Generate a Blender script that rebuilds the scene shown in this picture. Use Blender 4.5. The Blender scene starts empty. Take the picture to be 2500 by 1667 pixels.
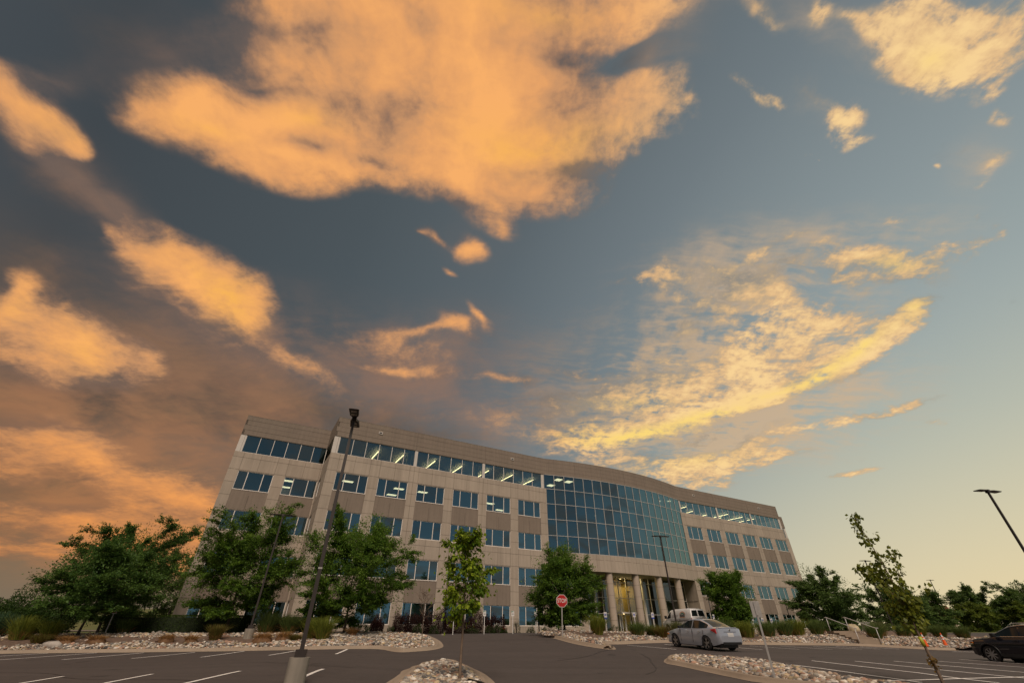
import bpy, math, random
import numpy as np
from mathutils import Vector, Matrix
R = math.radians
sc = bpy.context.scene
EYE = 1.5                                   # height of the lens above the asphalt datum

# ------------------------------------------------------------------ camera
cam = bpy.data.cameras.new('camera'); cam_o = bpy.data.objects.new('camera', cam)
sc.collection.objects.link(cam_o); sc.camera = cam_o
cam_o.location = (0, 0, EYE); cam_o.rotation_euler = (R(90 + 34.594), 0, 0)
cam.sensor_width = 36; cam.sensor_fit = 'HORIZONTAL'; cam.lens = 14.877
cam.clip_start = 0.05; cam.clip_end = 4000
vs = sc.view_settings
sc.display_settings.display_device = 'sRGB'
vs.view_transform = 'Standard'; vs.look = 'None'; vs.gamma = 1; vs.use_curve_mapping = False; vs.exposure = 0
sc.cycles.use_denoising = True
sc.cycles.max_bounces = 8; sc.cycles.transparent_max_bounces = 24
sc.cycles.caustics_reflective = False; sc.cycles.caustics_refractive = False

# ------------------------------------------------------------------ sky
SUN_AZ, SUN_EL = R(172), R(48)               # azimuth right of the view direction, elevation
CLOUDS = [
    (-0.137,0.3424,0.5083,0.1902,-3.032,1.1), (0.0531,0.2667,0.3623,0.1411,3.017,1.3), (-0.1959,0.26,0.3504,0.1172,3.125,0.9), (-0.4434,0.4134,0.3337,0.1154,-2.929,1),
    (-0.5799,0.4137,0.1965,0.091,-2.87,0.95), (-0.3528,0.4881,0.3816,0.1304,-2.889,1.2), (-0.1582,0.4926,0.4053,0.1746,-2.913,1.3), (-0.0054,0.4847,0.3045,0.1985,-2.791,1.4),
    (0.1429,0.4575,0.3178,0.1123,3.006,1.4), (0.2351,0.4433,0.1967,0.0953,2.924,0.868), (0.0039,0.5818,0.2416,0.0891,-2.949,0.85), (-0.0524,0.6538,0.1237,0.077,-2.376,0.42),
    (-0.0273,0.6814,0.0806,0.0565,-2.031,0.4), (-0.3953,0.3179,0.2492,0.1207,-2.955,0.5), (-0.5642,0.3328,0.1327,0.1,-2.767,0.26), (0.2142,0.254,0.2271,0.0603,2.758,0.372),
    (0.0585,0.3569,0.2206,0.1083,-3.128,0.9), (-0.5213,0.5139,0.2259,0.0724,-2.729,0.6), (-0.6833,0.4036,0.0717,0.0446,2.925,0.4), (0.1916,0.3522,0.1417,0.0415,3.019,-0.75),
    (0.1098,0.3224,0.0839,0.0287,-2.853,-0.25), (-0.3079,0.3005,0.1293,0.0447,-3.01,-0.15), (-0.4922,0.3811,0.1284,0.0335,-2.87,-0.4), (-0.4588,0.4495,0.1276,0.0284,-2.823,-0.4),
    (-0.6141,0.2988,0.1581,0.0761,-2.847,-0.3), (-0.8767,0.4088,0.121,0.0971,2.988,1.15), (-0.8819,0.3638,0.0969,0.0575,2.638,0.8), (-0.8414,0.4456,0.0657,0.0468,2.628,0.9),
    (-0.7955,0.3541,0.1097,0.0431,-3.06,0.34), (-0.8963,0.501,0.1375,0.0495,-2.079,0.38), (-0.862,0.5569,0.1142,0.0427,-1.972,0.34), (-0.8649,0.5989,0.0595,0.0331,-1.671,0.34),
    (-0.903,0.5538,0.0916,0.0342,-1.935,0.2), (-0.8956,0.6715,0.1293,0.0642,-1.594,0.85), (-0.8434,0.7542,0.2392,0.1423,-1.669,1.25), (-0.7662,0.8601,0.2301,0.1722,-1.506,1.4),
    (-0.7095,0.9109,0.1609,0.0742,2.181,0.85), (-0.9167,0.6339,0.052,0.0277,1.925,0.5), (-0.9223,0.9582,0.3173,0.0994,-2.216,-0.2), (-0.8513,0.5182,0.1316,0.1099,2.007,-0.25),
    (-1.2925,0.8344,0.1939,0.0646,2.362,1.15), (-1.2722,0.9474,0.2703,0.1989,1.965,1.15), (-1.2463,1.0789,0.2784,0.2558,1.961,1.1), (-1.1338,1.1072,0.1554,0.0918,2.032,0.75),
    (-1.4149,1.0402,0.2862,0.1978,2.951,0.65), (-1.3574,1.1553,0.2366,0.1386,-2.948,0.5), (-0.8258,1.0847,0.4025,0.1097,-2.306,0.5), (-0.91,0.9159,0.407,0.0808,-2.111,0.3),
    (-0.6871,1.2089,0.318,0.0866,-2.336,0.42), (-0.2892,1.0567,0.3546,0.052,3.079,0.6), (-0.1414,1.0478,0.173,0.0622,-2.545,0.5), (-0.3626,1.2344,0.49,0.0561,-2.974,0.45),
    (-0.3852,1.1331,0.584,0.1974,-2.867,0.4), (-0.0672,1.0243,0.1343,0.0424,-2.167,0.7), (-0.0092,1.3172,0.1929,0.055,-2.961,0.55), (-0.6202,1.365,0.5482,0.1113,-2.657,0.18),
    (-0.1035,0.7472,0.0782,0.0554,-1.807,1), (-0.1894,0.7169,0.082,0.0287,-2.571,0.6), (-0.1516,0.8193,0.052,0.0288,-2.38,0.45), (-0.2304,0.7057,0.0319,0.0177,-2.675,0.4),
    (-1.6987,1.4431,0.3338,0.2763,-3.092,0.8), (-1.8736,1.5686,0.35,0.2048,2.529,0.7), (-1.6448,1.5932,0.3188,0.1927,-1.441,0.75), (-1.6181,1.8842,0.6403,0.3488,-1.951,0.75),
    (-1.5515,2.096,0.5027,0.4034,-1.838,0.75), (-2.0808,2.1529,0.7356,0.3913,-2.572,0.6), (-2.5368,2.4329,0.639,0.3596,-2.603,0.6), (-1.9664,2.448,0.8177,0.6205,-2.406,0.85),
    (-2.0581,1.7538,0.2448,0.2196,3.079,0.4), (-2.0579,2.8834,0.7531,0.6458,2.704,0.7), (-1.9818,1.87,0.3436,0.1628,-2.331,-0.4), (0.4386,1.6616,0.5215,0.1155,2.758,0.95),
    (0.6996,1.4782,0.4598,0.1016,2.547,0.95), (0.921,1.2655,0.3955,0.1019,2.224,0.95), (1.0432,1.1096,0.2905,0.1114,1.872,0.95), (1.0849,0.9595,0.1941,0.081,1.672,0.95),
    (1.0814,0.8953,0.082,0.0502,0.98,0.9), (0.7843,1.3607,0.503,0.1893,2.607,0.7), (1.0607,1.1399,0.1961,0.0779,1.682,0.6), (0.9341,1.1243,0.3192,0.1499,2.12,0.6),
    (0.2696,1.5954,0.5107,0.197,3.037,0.6), (0.4452,1.4346,0.563,0.1739,2.985,0.5), (0.5657,1.2924,0.5095,0.1903,2.883,0.5), (0.7307,1.1481,0.4729,0.1911,2.378,0.5),
    (0.4637,1.1824,0.5092,0.1544,2.909,0.34), (0.4285,1.3542,0.4696,0.1353,2.927,0.3), (0.7447,1.0239,0.3335,0.1529,2.478,0.42), (0.5719,0.9307,0.4264,0.1146,-2.908,0.48),
    (0.7336,0.8921,0.2248,0.0932,-2.717,0.372), (0.6307,0.8407,0.3716,0.0908,-2.926,0.341), (0.5081,1.0443,0.4215,0.136,2.802,0.3), (0.8984,1.0071,0.1938,0.0984,2.003,0.38),
    (0.6073,1.1066,0.2035,0.0948,1.949,-0.35), (0.82,1.1062,0.1633,0.0714,1.689,-0.3), (0.443,1.0984,0.1653,0.0834,2.47,-0.25), (0.2458,1.2635,0.3231,0.0976,3.112,0.26),
    (0.1215,1.4494,0.4619,0.1524,-3.027,0.25), (-0.1298,1.5374,0.7975,0.1857,-2.928,0.18), (0.8964,1.5687,0.4566,0.1609,2.297,-0.25), (0.3515,0.8736,0.1868,0.0532,3.012,0.589),
    (0.3708,0.8091,0.2371,0.0831,-2.644,0.1488), (0.9425,0.7446,0.2504,0.1023,-2.962,0.62), (0.8541,0.7328,0.1851,0.0638,-2.889,0.465), (0.9956,0.7487,0.1053,0.0702,3.04,0.496),
    (0.7438,0.777,0.2878,0.075,-3.054,0.3844), (0.8743,0.8009,0.1586,0.0536,-2.499,0.341), (0.6442,0.7236,0.0989,0.049,2.393,0.341), (0.6886,0.67,0.0983,0.0495,2.926,0.248),
    (0.8998,0.6126,0.1502,0.0465,2.904,0.3596), (1.0394,0.6887,0.0644,0.0394,-2.931,0.465), (1.0916,0.6833,0.0749,0.0648,2.909,0.527), (1.0457,0.5943,0.0414,0.02,-2.539,0.434),
    (1.1268,0.6431,0.0762,0.0286,-2.371,0.372), (0.5471,0.7991,0.1361,0.0394,-2.856,0.248), (0.7556,0.7022,0.1016,0.0485,2.162,0.248), (0.6105,0.7664,0.0763,0.0364,2.556,0.248),
    (0.7088,0.2986,0.1722,0.0905,-2.918,0.713), (0.6473,0.2795,0.1046,0.0647,-2.683,0.496), (0.7821,0.2896,0.1586,0.0917,-3.053,0.527), (0.7854,0.3177,0.1001,0.0401,-3.015,0.496),
    (0.701,0.2546,0.1606,0.051,-2.944,0.403), (0.7817,0.2519,0.1028,0.0475,-2.649,0.372), (0.4207,0.281,0.1493,0.0307,-2.859,0.372), (0.503,0.266,0.0632,0.0405,-2.557,0.434),
    (0.5703,0.2759,0.0869,0.0241,-2.866,0.2232), (0.7349,0.2765,0.0407,0.019,-2.635,-0.5), (0.4623,0.3874,0.0884,0.0246,-2.953,0.527), (0.4968,0.3937,0.0458,0.0148,-2.617,0.372),
    (0.5459,0.3829,0.0922,0.045,-2.564,0.248), (0.6246,0.4117,0.0623,0.053,2.048,0.62), (0.6629,0.4422,0.0561,0.0311,2.942,0.527), (0.6024,0.4726,0.0687,0.0221,-3.077,0.403),
    (0.8553,0.3512,0.047,0.0304,3.116,0.527), (0.9025,0.3808,0.0408,0.0227,0.502,0.372), (0.94,0.4452,0.0745,0.0607,1.007,0.2108), (0.9709,0.5048,0.0895,0.0494,-2.19,0.186),
    (0.8682,0.467,0.0268,0.0118,0.718,0.31), (0.563,0.4453,0.0222,0.014,-2.725,0.248), (0.5886,0.4039,0.0376,0.0317,2.793,0.217), (1.2875,1.3806,0.2787,0.0701,2.185,0.85),
    (1.1188,1.5174,0.2678,0.0777,2.397,0.35), (1.345,1.3136,0.0993,0.045,1.918,0.7), (1.4602,1.8061,0.1543,0.0654,2.638,0.7), (1.4921,1.383,0.1292,0.0337,-2.907,0.3),
    (0.7717,1.9546,0.5893,0.2222,2.812,0.7), (0.9546,1.812,0.4198,0.17,2.377,0.75), (0.5339,1.8643,0.529,0.2043,2.988,0.45), (0.7578,1.6613,0.5649,0.196,2.443,0.4),
    (1.0063,1.5918,0.3727,0.1354,2.092,0.36), (1.1422,1.7408,0.2521,0.0655,2.443,0.45), (0.8606,2.0502,0.3691,0.1565,3.03,0.55), (0.3267,1.7643,0.4147,0.1458,-2.999,0.42),
]
GLOWS = [
    (-0.76,0.9062,0.1922,0.1379,2,0.9), (-0.8154,0.8067,0.189,0.1139,-1.749,0.4), (0.0036,0.4847,0.208,0.1067,-2.878,0.5), (-0.3953,0.4149,0.1192,0.0508,-3,0.45),
    (-0.5777,0.4241,0.1186,0.0462,-2.856,0.4), (0.0929,0.4843,0.2747,0.0614,3.049,0.4), (0.0527,0.2609,0.1987,0.0491,-3.141,0.3), (0.4893,1.6475,0.4598,0.1034,2.749,1),
    (0.7327,1.4804,0.4066,0.072,2.575,1), (0.9962,1.2184,0.167,0.0973,1.92,0.7), (1.02,1.0916,0.2082,0.0624,1.924,1), (1.0816,0.9037,0.1095,0.0755,1.217,0.5),
    (0.2772,1.661,0.3317,0.1269,2.958,0.6), (0.9049,1.2929,0.2647,0.0725,2.477,0.6), (0.7045,0.3019,0.0862,0.0445,-2.776,0.35), (0.9613,0.7426,0.135,0.0494,3.128,0.4),
    (0.3974,1.4379,0.3945,0.0966,2.989,0.3), (-1.2619,1.0251,0.2416,0.1522,2.119,0.35), (-1.294,0.8421,0.1666,0.0695,2.424,0.35), (-0.847,0.4184,0.1125,0.0613,-2.626,0.3),
    (0.7942,1.8353,0.4478,0.1702,2.687,0.3),
]
VEILS = [
    (-1.4163,1.2729,0.7594,0.4118,-2.922,0.9), (-1.1133,1.2751,0.6267,0.4133,-2.787,0.7), (-1.1483,0.7157,0.3552,0.3068,1.841,0.35), (-1.0525,1.0164,0.6716,0.393,-2.127,0.6),
    (-0.748,1.3786,0.9347,0.3833,-2.689,0.4), (-0.9911,1.5875,0.9924,0.4676,-2.681,0.5), (-0.5486,1.5143,1.0485,0.4709,-2.858,0.3), (-0.3165,1.6591,1.1665,0.3431,-2.812,0.4),
    (-0.6182,0.2745,0.4216,0.1312,-3.002,0.45), (-0.3443,0.2814,0.3124,0.0971,-3.006,0.4), (-0.928,0.5418,0.2411,0.1953,-1.95,0.4), (-1.8571,1.7728,1.0476,0.9014,-2.688,0.7),
    (-2.1913,2.3647,1.6146,0.9917,-2.716,0.6), (0.2001,0.3556,0.2234,0.0742,2.991,0.45), (-0.4575,0.4667,0.1808,0.0478,-2.89,0.4), (-0.1803,1.174,0.6602,0.2242,-2.978,0.12),
    (-0.2012,0.2836,0.1353,0.0616,3.097,0.3), (0.448,1.1187,0.8581,0.5078,2.877,0.22),
]
SHADES = [
    (-0.5313,0.277,0.2455,0.1122,-2.987,0.8), (-0.3302,0.2816,0.2437,0.0814,3.115,0.4), (-0.4501,0.3572,0.2364,0.0522,-2.917,0.4), (-0.2962,0.5081,0.0937,0.0428,-2.976,0.25),
    (-0.2041,0.4076,0.1014,0.0585,-0.225,0.15), (0.0804,0.336,0.1209,0.0458,-2.848,0.3), (-0.7982,0.3575,0.1166,0.0473,-3.015,0.7), (-0.8878,0.5449,0.1659,0.1234,-1.697,0.6),
    (-0.4122,0.4597,0.1427,0.0384,-2.812,0.5), (-0.9019,0.9428,0.3773,0.1109,-2.234,0.4), (-0.8258,1.0847,0.403,0.1461,-2.293,0.3), (-1.3378,1.1635,0.3891,0.1729,-2.7,0.5),
    (-1.386,1.0049,0.1752,0.1432,3.136,0.35), (-0.383,1.1227,0.6251,0.3239,-2.976,0.25), (0.1199,1.4214,0.6021,0.3285,3.138,0.45), (0.3429,1.308,0.47,0.2545,3.137,0.25),
    (-2.0096,1.861,0.5118,0.4038,-2.19,0.6), (-1.6491,1.3626,0.2683,0.1309,-2.566,0.4), (0.6017,0.8247,0.343,0.1503,-3.137,0.3), (0.4873,1.0172,0.4726,0.1899,3.116,0.35),
    (0.7893,1.6504,0.623,0.2351,2.549,0.4), (0.4201,0.2798,0.1443,0.0457,-2.862,0.45), (0.5439,0.3793,0.0878,0.0401,-2.603,0.4), (0.1163,0.5404,0.2303,0.0438,3.04,0.3),
    (-0.1165,0.6246,0.1993,0.058,-2.729,0.45), (-0.1286,0.2842,0.181,0.0723,3.123,0.25),
]
WISPS = [
    (0.5811,1.1088,0.8646,0.6591,2.832,1.25), (0.5453,1.5146,1.1005,0.5748,2.775,1.1), (0.682,0.8804,0.5613,0.2782,-2.962,0.7), (0.8758,1.7467,1.1324,0.5691,2.477,1.15),
    (0.8032,0.6982,0.4797,0.178,-3.023,0.45), (1.0429,1.3661,0.5516,0.2858,2.228,0.4), (-0.3219,1.1687,0.8199,0.4504,-2.974,1), (-0.6277,1.0445,0.5574,0.3112,-2.495,0.8),
    (-0.8539,1.1452,0.5631,0.3534,-2.351,0.5), (0.0399,1.4791,0.9873,0.3919,-3.009,0.5), (-0.5486,1.5143,1.0484,0.4186,-2.858,0.35), (-0.8877,0.8767,0.4356,0.2328,-1.965,0.5),
    (-0.8909,0.5154,0.2413,0.2156,1.898,0.8), (-0.8663,0.588,0.206,0.1256,-1.711,0.7), (-1.0956,0.7216,0.2376,0.2094,-1.459,0.3), (-0.5662,0.3004,0.2996,0.1478,-3.078,0.5),
    (-0.7687,0.3382,0.1972,0.0736,-3.053,0.4), (-0.3741,0.3593,0.3659,0.188,-3.072,0.5), (0.2391,0.355,0.1886,0.1104,3.091,0.5), (-0.0475,0.6597,0.2017,0.1148,-2.293,0.4),
    (-0.4611,0.4753,0.1929,0.0815,-2.882,0.4), (0.2358,0.2831,0.2254,0.0674,2.836,0.5), (0.715,0.2891,0.2504,0.1302,-2.986,0.55), (0.4959,0.278,0.2361,0.0636,-2.927,0.4),
    (0.5733,0.4046,0.1699,0.1184,3.02,0.35), (0.932,0.4584,0.1796,0.0998,0.629,0.35), (0.9535,0.6365,0.2766,0.147,3.032,0.4), (-1.769,2.0351,1.2105,1.0764,-1.726,1.3),
    (-1.6455,1.4888,0.6641,0.5658,3.107,1.1), (-2.1998,2.8272,1.6526,1.403,2.772,1.4), (-1.5084,1.155,0.4932,0.3254,-3.046,0.8), (-1.0532,1.5775,0.7867,0.6435,-2.694,0.6),
    (-1.1907,0.9594,0.5112,0.4106,2.105,0.6), (-1.2023,1.2604,0.6314,0.4194,-2.644,0.6), (-0.1277,0.7469,0.1928,0.1322,-2.364,0.35),
]
def srgb(r, g, b, a=1.0):
    def f(c):
        c /= 255.
        return c/12.92 if c <= .04045 else ((c+.055)/1.055)**2.4
    return (f(r), f(g), f(b), a)
class NT:
    """small helper round a node tree"""
    dim = '3D'
    def __init__(self, tree): self.t = tree; self.n = tree.nodes; self.l = tree.links
    def new(self, kind, **kw):
        nd = self.n.new(kind)
        for k, v in kw.items(): setattr(nd, k, v)
        return nd
    def put(self, sock, v):
        if isinstance(v, bpy.types.NodeSocket): self.l.new(v, sock)
        elif v is not None: sock.default_value = v
    def math(self, op, a, b=None, c=None, clamp=False):
        nd = self.new('ShaderNodeMath', operation=op, use_clamp=clamp)
        self.put(nd.inputs[0], a); self.put(nd.inputs[1], b)
        if c is not None: self.put(nd.inputs[2], c)
        return nd.outputs[0]
    def vmath(self, op, a, b=None, scale=None, out=0):
        nd = self.new('ShaderNodeVectorMath', operation=op)
        self.put(nd.inputs[0], a)
        if b is not None: self.put(nd.inputs[1], b)
        if scale is not None: self.put(nd.inputs['Scale'], scale)
        return nd.outputs[out]
    def mix(self, f, a, b, mode='MIX'):
        nd = self.new('ShaderNodeMix', data_type='RGBA', blend_type=mode)
        self.put(nd.inputs[0], f); self.put(nd.inputs[6], a); self.put(nd.inputs[7], b)
        return nd.outputs[2]
    def rng(self, v, a, b, c=0., d=1., smooth=False):
        nd = self.new('ShaderNodeMapRange', interpolation_type='SMOOTHSTEP' if smooth else 'LINEAR')
        for i, x in enumerate((v, a, b, c, d)): self.put(nd.inputs[i], x)
        return nd.outputs[0]
    def noise(self, vec, scale, detail=4., rough=.5, dist=0., col=False, dim=None):
        nd = self.new('ShaderNodeTexNoise', noise_dimensions=dim or self.dim)
        if vec is not None: self.l.new(vec, nd.inputs['Vector'])
        nd.inputs['Scale'].default_value = scale; nd.inputs['Detail'].default_value = detail
        nd.inputs['Roughness'].default_value = rough; nd.inputs['Distortion'].default_value = dist
        return nd.outputs[1 if col else 0]
    def ramp(self, v, stops, interp='LINEAR'):
        nd = self.new('ShaderNodeValToRGB'); cr = nd.color_ramp; cr.interpolation = interp
        while len(cr.elements) < len(stops): cr.elements.new(.5)
        for e, (p, c) in zip(cr.elements, stops): e.position = p; e.color = c if len(c) == 4 else (*c, 1)
        self.put(nd.inputs[0], v)
        return nd.outputs[0]
    def mapping(self, vec, loc=(0, 0, 0), rot=(0, 0, 0), scale=(1, 1, 1), kind='POINT'):
        nd = self.new('ShaderNodeMapping', vector_type=kind)
        self.l.new(vec, nd.inputs[0]); nd.inputs[1].default_value = loc
        nd.inputs[2].default_value = rot; nd.inputs[3].default_value = scale
        return nd.outputs[0]

world = bpy.data.worlds.new('World'); sc.world = world; world.use_nodes = True
W = NT(world.node_tree); W.n.clear(); W.dim = '2D'
d = W.new('ShaderNodeTexCoord').outputs['Generated']         # view direction
sep = W.new('ShaderNodeSeparateXYZ'); W.l.new(d, sep.inputs[0])
dx, dy, dz = sep.outputs
zc = W.math('MAXIMUM', dz, 0.)
inv = W.math('DIVIDE', 1., W.math('ADD', zc, .18))
cp = W.new('ShaderNodeCombineXYZ')
W.l.new(W.math('MULTIPLY', dx, inv), cp.inputs[0]); W.l.new(W.math('MULTIPLY', dy, inv), cp.inputs[1])
p0 = cp.outputs[0]                                            # position on the cloud layer
wn = W.vmath('SUBTRACT', W.noise(p0, 2.2, 3., .55, col=True), (.5, .5, .5))
p1 = W.vmath('ADD', p0, W.vmath('SCALE', wn, scale=.16))
wn2 = W.vmath('SUBTRACT', W.noise(p0, 9., 3., .6, col=True), (.5, .5, .5))
p1 = W.vmath('ADD', p1, W.vmath('SCALE', wn2, scale=.022))
p2 = W.vmath('MULTIPLY', p1, (1, 1, 0))
def blobs(lst, vec):
    acc = None
    for x, y, a, b, an, w in lst:
        m = W.mapping(vec, (x, y, 0), (0, 0, an), (a, b, 1), 'TEXTURE')
        g = W.new('ShaderNodeTexGradient', gradient_type='QUADRATIC_SPHERE'); W.l.new(m, g.inputs[0])
        acc = W.math('MULTIPLY_ADD', g.outputs[1], w, acc if acc else 0.)
    return acc
D = blobs(CLOUDS, p2); G = blobs(GLOWS, p2); V = blobs(VEILS, p2); SHD = blobs(SHADES, p2); WSP = blobs(WISPS, p2)
D = W.math('MAXIMUM', D, 0.)
# clear sky: Nishita plus the twilight arch round the sun's azimuth
nish = W.new('ShaderNodeTexSky', sky_type='NISHITA', sun_disc=False, sun_elevation=SUN_EL, sun_rotation=SUN_AZ)
nish.air_density = 1.2; nish.dust_density = 2.5; nish.ozone_density = 1.5
gl = (math.sin(R(62))*math.cos(R(-6)), math.cos(R(62))*math.cos(R(-6)), math.sin(R(-6)))
ca = W.vmath('DOT_PRODUCT', d, gl, out=1)
ang = W.math('DIVIDE', W.math('ARCCOSINE', W.math('MINIMUM', W.math('MAXIMUM', ca, -1.), 1.)), math.pi)
twi = W.ramp(ang, [(0, srgb(186, 190, 176)), (.10, srgb(172, 180, 172)), (.18, srgb(154, 165, 163)), (.26, srgb(132, 143, 145)),
                   (.34, srgb(109, 119, 123)), (.42, srgb(89, 98, 102)), (.52, srgb(73, 81, 84)), (.66, srgb(60, 65, 67)), (1, srgb(88, 94, 100))])
warm = W.math('MULTIPLY', W.rng(dz, .52, -.02, 0., 1., True), W.rng(ang, .40, .06, 0., 1., True))
twi = W.mix(W.math('MULTIPLY', warm, 1.05, clamp=True), twi, W.mix(W.rng(dz, .02, .30), srgb(226, 206, 162), srgb(206, 200, 166)))
base = W.mix(1., twi, W.mix(1., nish.outputs[0], (.007, .0065, .006, 1), 'MULTIPLY'), 'ADD')
# left-hand horizon haze, brown to orange
hz = W.math('MULTIPLY', W.rng(dz, .02, .6, 1., 0., True), W.rng(dx, -.7, .35, 1., 0., True))
base = W.mix(W.math('MULTIPLY', hz, .85), base, W.mix(W.rng(dz, .02, .16), srgb(128, 114, 94), W.mix(W.rng(dx, -.6, .1), srgb(146, 108, 72), srgb(128, 110, 96))))
pm = W.vmath('ADD', p0, W.vmath('SCALE', wn, scale=.06))
n1 = W.noise(p1, 5.5, 6., .58); n2 = W.noise(pm, 20., 5., .6)
st = W.noise(W.mapping(p1, rot=(0, 0, R(-38)), scale=(5., 22., 1)), 1.6, 4., .55)      # combed fibres
n3 = W.noise(pm, 52., 3., .6)
lf = W.rng(W.math('MULTIPLY_ADD', dz, -.5, dx), -.38, .12, 0., 1., True)                      # left: soft thick cloud, right: torn wisps
fine = W.math('ADD', W.math('MULTIPLY', W.math('SUBTRACT', n3, .5), .4), W.math('ADD', W.math('MULTIPLY', W.math('SUBTRACT', n2, .5), .6), W.math('MULTIPLY', W.math('SUBTRACT', st, .5), .4)))
nn = W.math('ADD', W.math('MULTIPLY', W.math('SUBTRACT', n1, .5), .95), W.math('MULTIPLY', fine, W.rng(lf, 0, 1, .55, 1.)))
va = W.rng(W.math('MULTIPLY_ADD', nn, .55, V), .1, 1.0, 0., .9, True)
vcol = W.mix(lf, W.mix(W.rng(n1, .38, .62), srgb(92, 78, 66), srgb(124, 98, 74)), srgb(124, 118, 108))
vcol = W.mix(W.rng(dz, .15, .75, 0., 1.), vcol, srgb(80, 76, 74))
col = W.mix(va, base, vcol)
back = W.math('MULTIPLY', W.rng(dy, .1, -.35), W.rng(W.noise(p0, 1.7, 5., .6, 1.), .44, .66, 0., .8, True))
bh = W.math('MULTIPLY', W.rng(dy, .15, -.25), W.rng(dz, .34, .0, 0., 1., True))
col = W.mix(W.math('MULTIPLY', bh, .8), col, srgb(152, 164, 166))
col = W.mix(back, col, W.mix(W.rng(dz, .05, .5), srgb(150, 120, 100), srgb(122, 112, 110)))
wn3 = W.math('ADD', W.math('ADD', W.math('MULTIPLY', W.math('SUBTRACT', W.noise(p1, 2.6, 5., .55), .5), 1.5), W.math('MULTIPLY', W.math('SUBTRACT', n1, .5), W.rng(lf, 0, 1, .5, 1.3))), W.math('MULTIPLY', W.math('ADD', W.math('MULTIPLY', W.math('SUBTRACT', st, .5), 1.1), W.math('MULTIPLY', W.math('SUBTRACT', n2, .5), .8)), W.rng(lf, 0, 1, .25, 1.)))
wa = W.math('MULTIPLY', W.math('MULTIPLY', W.rng(dz, .03, .13, .25, 1.), W.rng(W.math('MULTIPLY', WSP, W.math('ADD', .55, wn3)), .02, .75, 0., 1., True)), W.rng(lf, 0, 1, .62, .72))
wcol = W.mix(lf, W.mix(W.rng(dz, .1, .6), srgb(190, 126, 78), srgb(148, 116, 96)), W.mix(n1, srgb(214, 178, 132), srgb(206, 176, 144)))
col = W.mix(wa, col, wcol)
Dc = W.math('DIVIDE', D, W.math('ADD', D, .55))
s = W.math('MULTIPLY_ADD', W.math('MULTIPLY', nn, W.math('MINIMUM', W.math('MULTIPLY', D, 4.), 1.)), W.rng(lf, 0, 1, .62, 1.2), Dc)
al = W.math('MULTIPLY', W.rng(s, W.rng(lf, 0, 1, .08, .12), W.rng(lf, 0, 1, .62, .62), 0., 1., True), .95)
n0 = W.noise(p1, 3.1, 5., .6)
shade = W.rng(W.math('MULTIPLY_ADD', SHD, -1.15, W.math('MULTIPLY_ADD', W.math('SUBTRACT', n0, .5), 1.5, W.math('MULTIPLY_ADD', n2, .2, s))), .12, 1.0, 0., 1.)
lit_l = W.ramp(shade, [(0, srgb(112, 96, 88)), (.22, srgb(160, 122, 96)), (.45, srgb(206, 150, 104)), (.7, srgb(232, 164, 104)), (1, srgb(252, 178, 106))])
lit_r = W.ramp(shade, [(0, srgb(140, 136, 128)), (.3, srgb(190, 165, 132)), (.6, srgb(226, 186, 136)), (.85, srgb(243, 204, 146)), (1, srgb(250, 212, 150))])
lit = W.mix(lf, lit_l, lit_r)
low = W.math('MULTIPLY', W.rng(dz, .1, .42, 1., 0., True), W.rng(dx, -.6, -.1, 1., 0., True))
lit = W.mix(W.math('MULTIPLY', low, .75), lit, W.mix(shade, srgb(150, 106, 74), srgb(226, 142, 74)))
lit = W.mix(W.math('MINIMUM', W.math('MULTIPLY', G, W.rng(n2, .3, .65, .5, 1.15)), .95), lit, W.mix(lf, srgb(255, 186, 88), srgb(255, 220, 120)))
col = W.mix(al, col, lit)
# below the horizon: dim ground bounce
col = W.mix(W.rng(dz, -.06, .0), srgb(70, 64, 56), col)
bg = W.new('ShaderNodeBackground'); W.l.new(col, bg.inputs[0]); bg.inputs[1].default_value = 1.0
wo = W.new('ShaderNodeOutputWorld'); W.l.new(bg.outputs[0], wo.inputs[0])
world.cycles.sampling_method = 'MANUAL'; world.cycles.sample_map_resolution = 512

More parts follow.
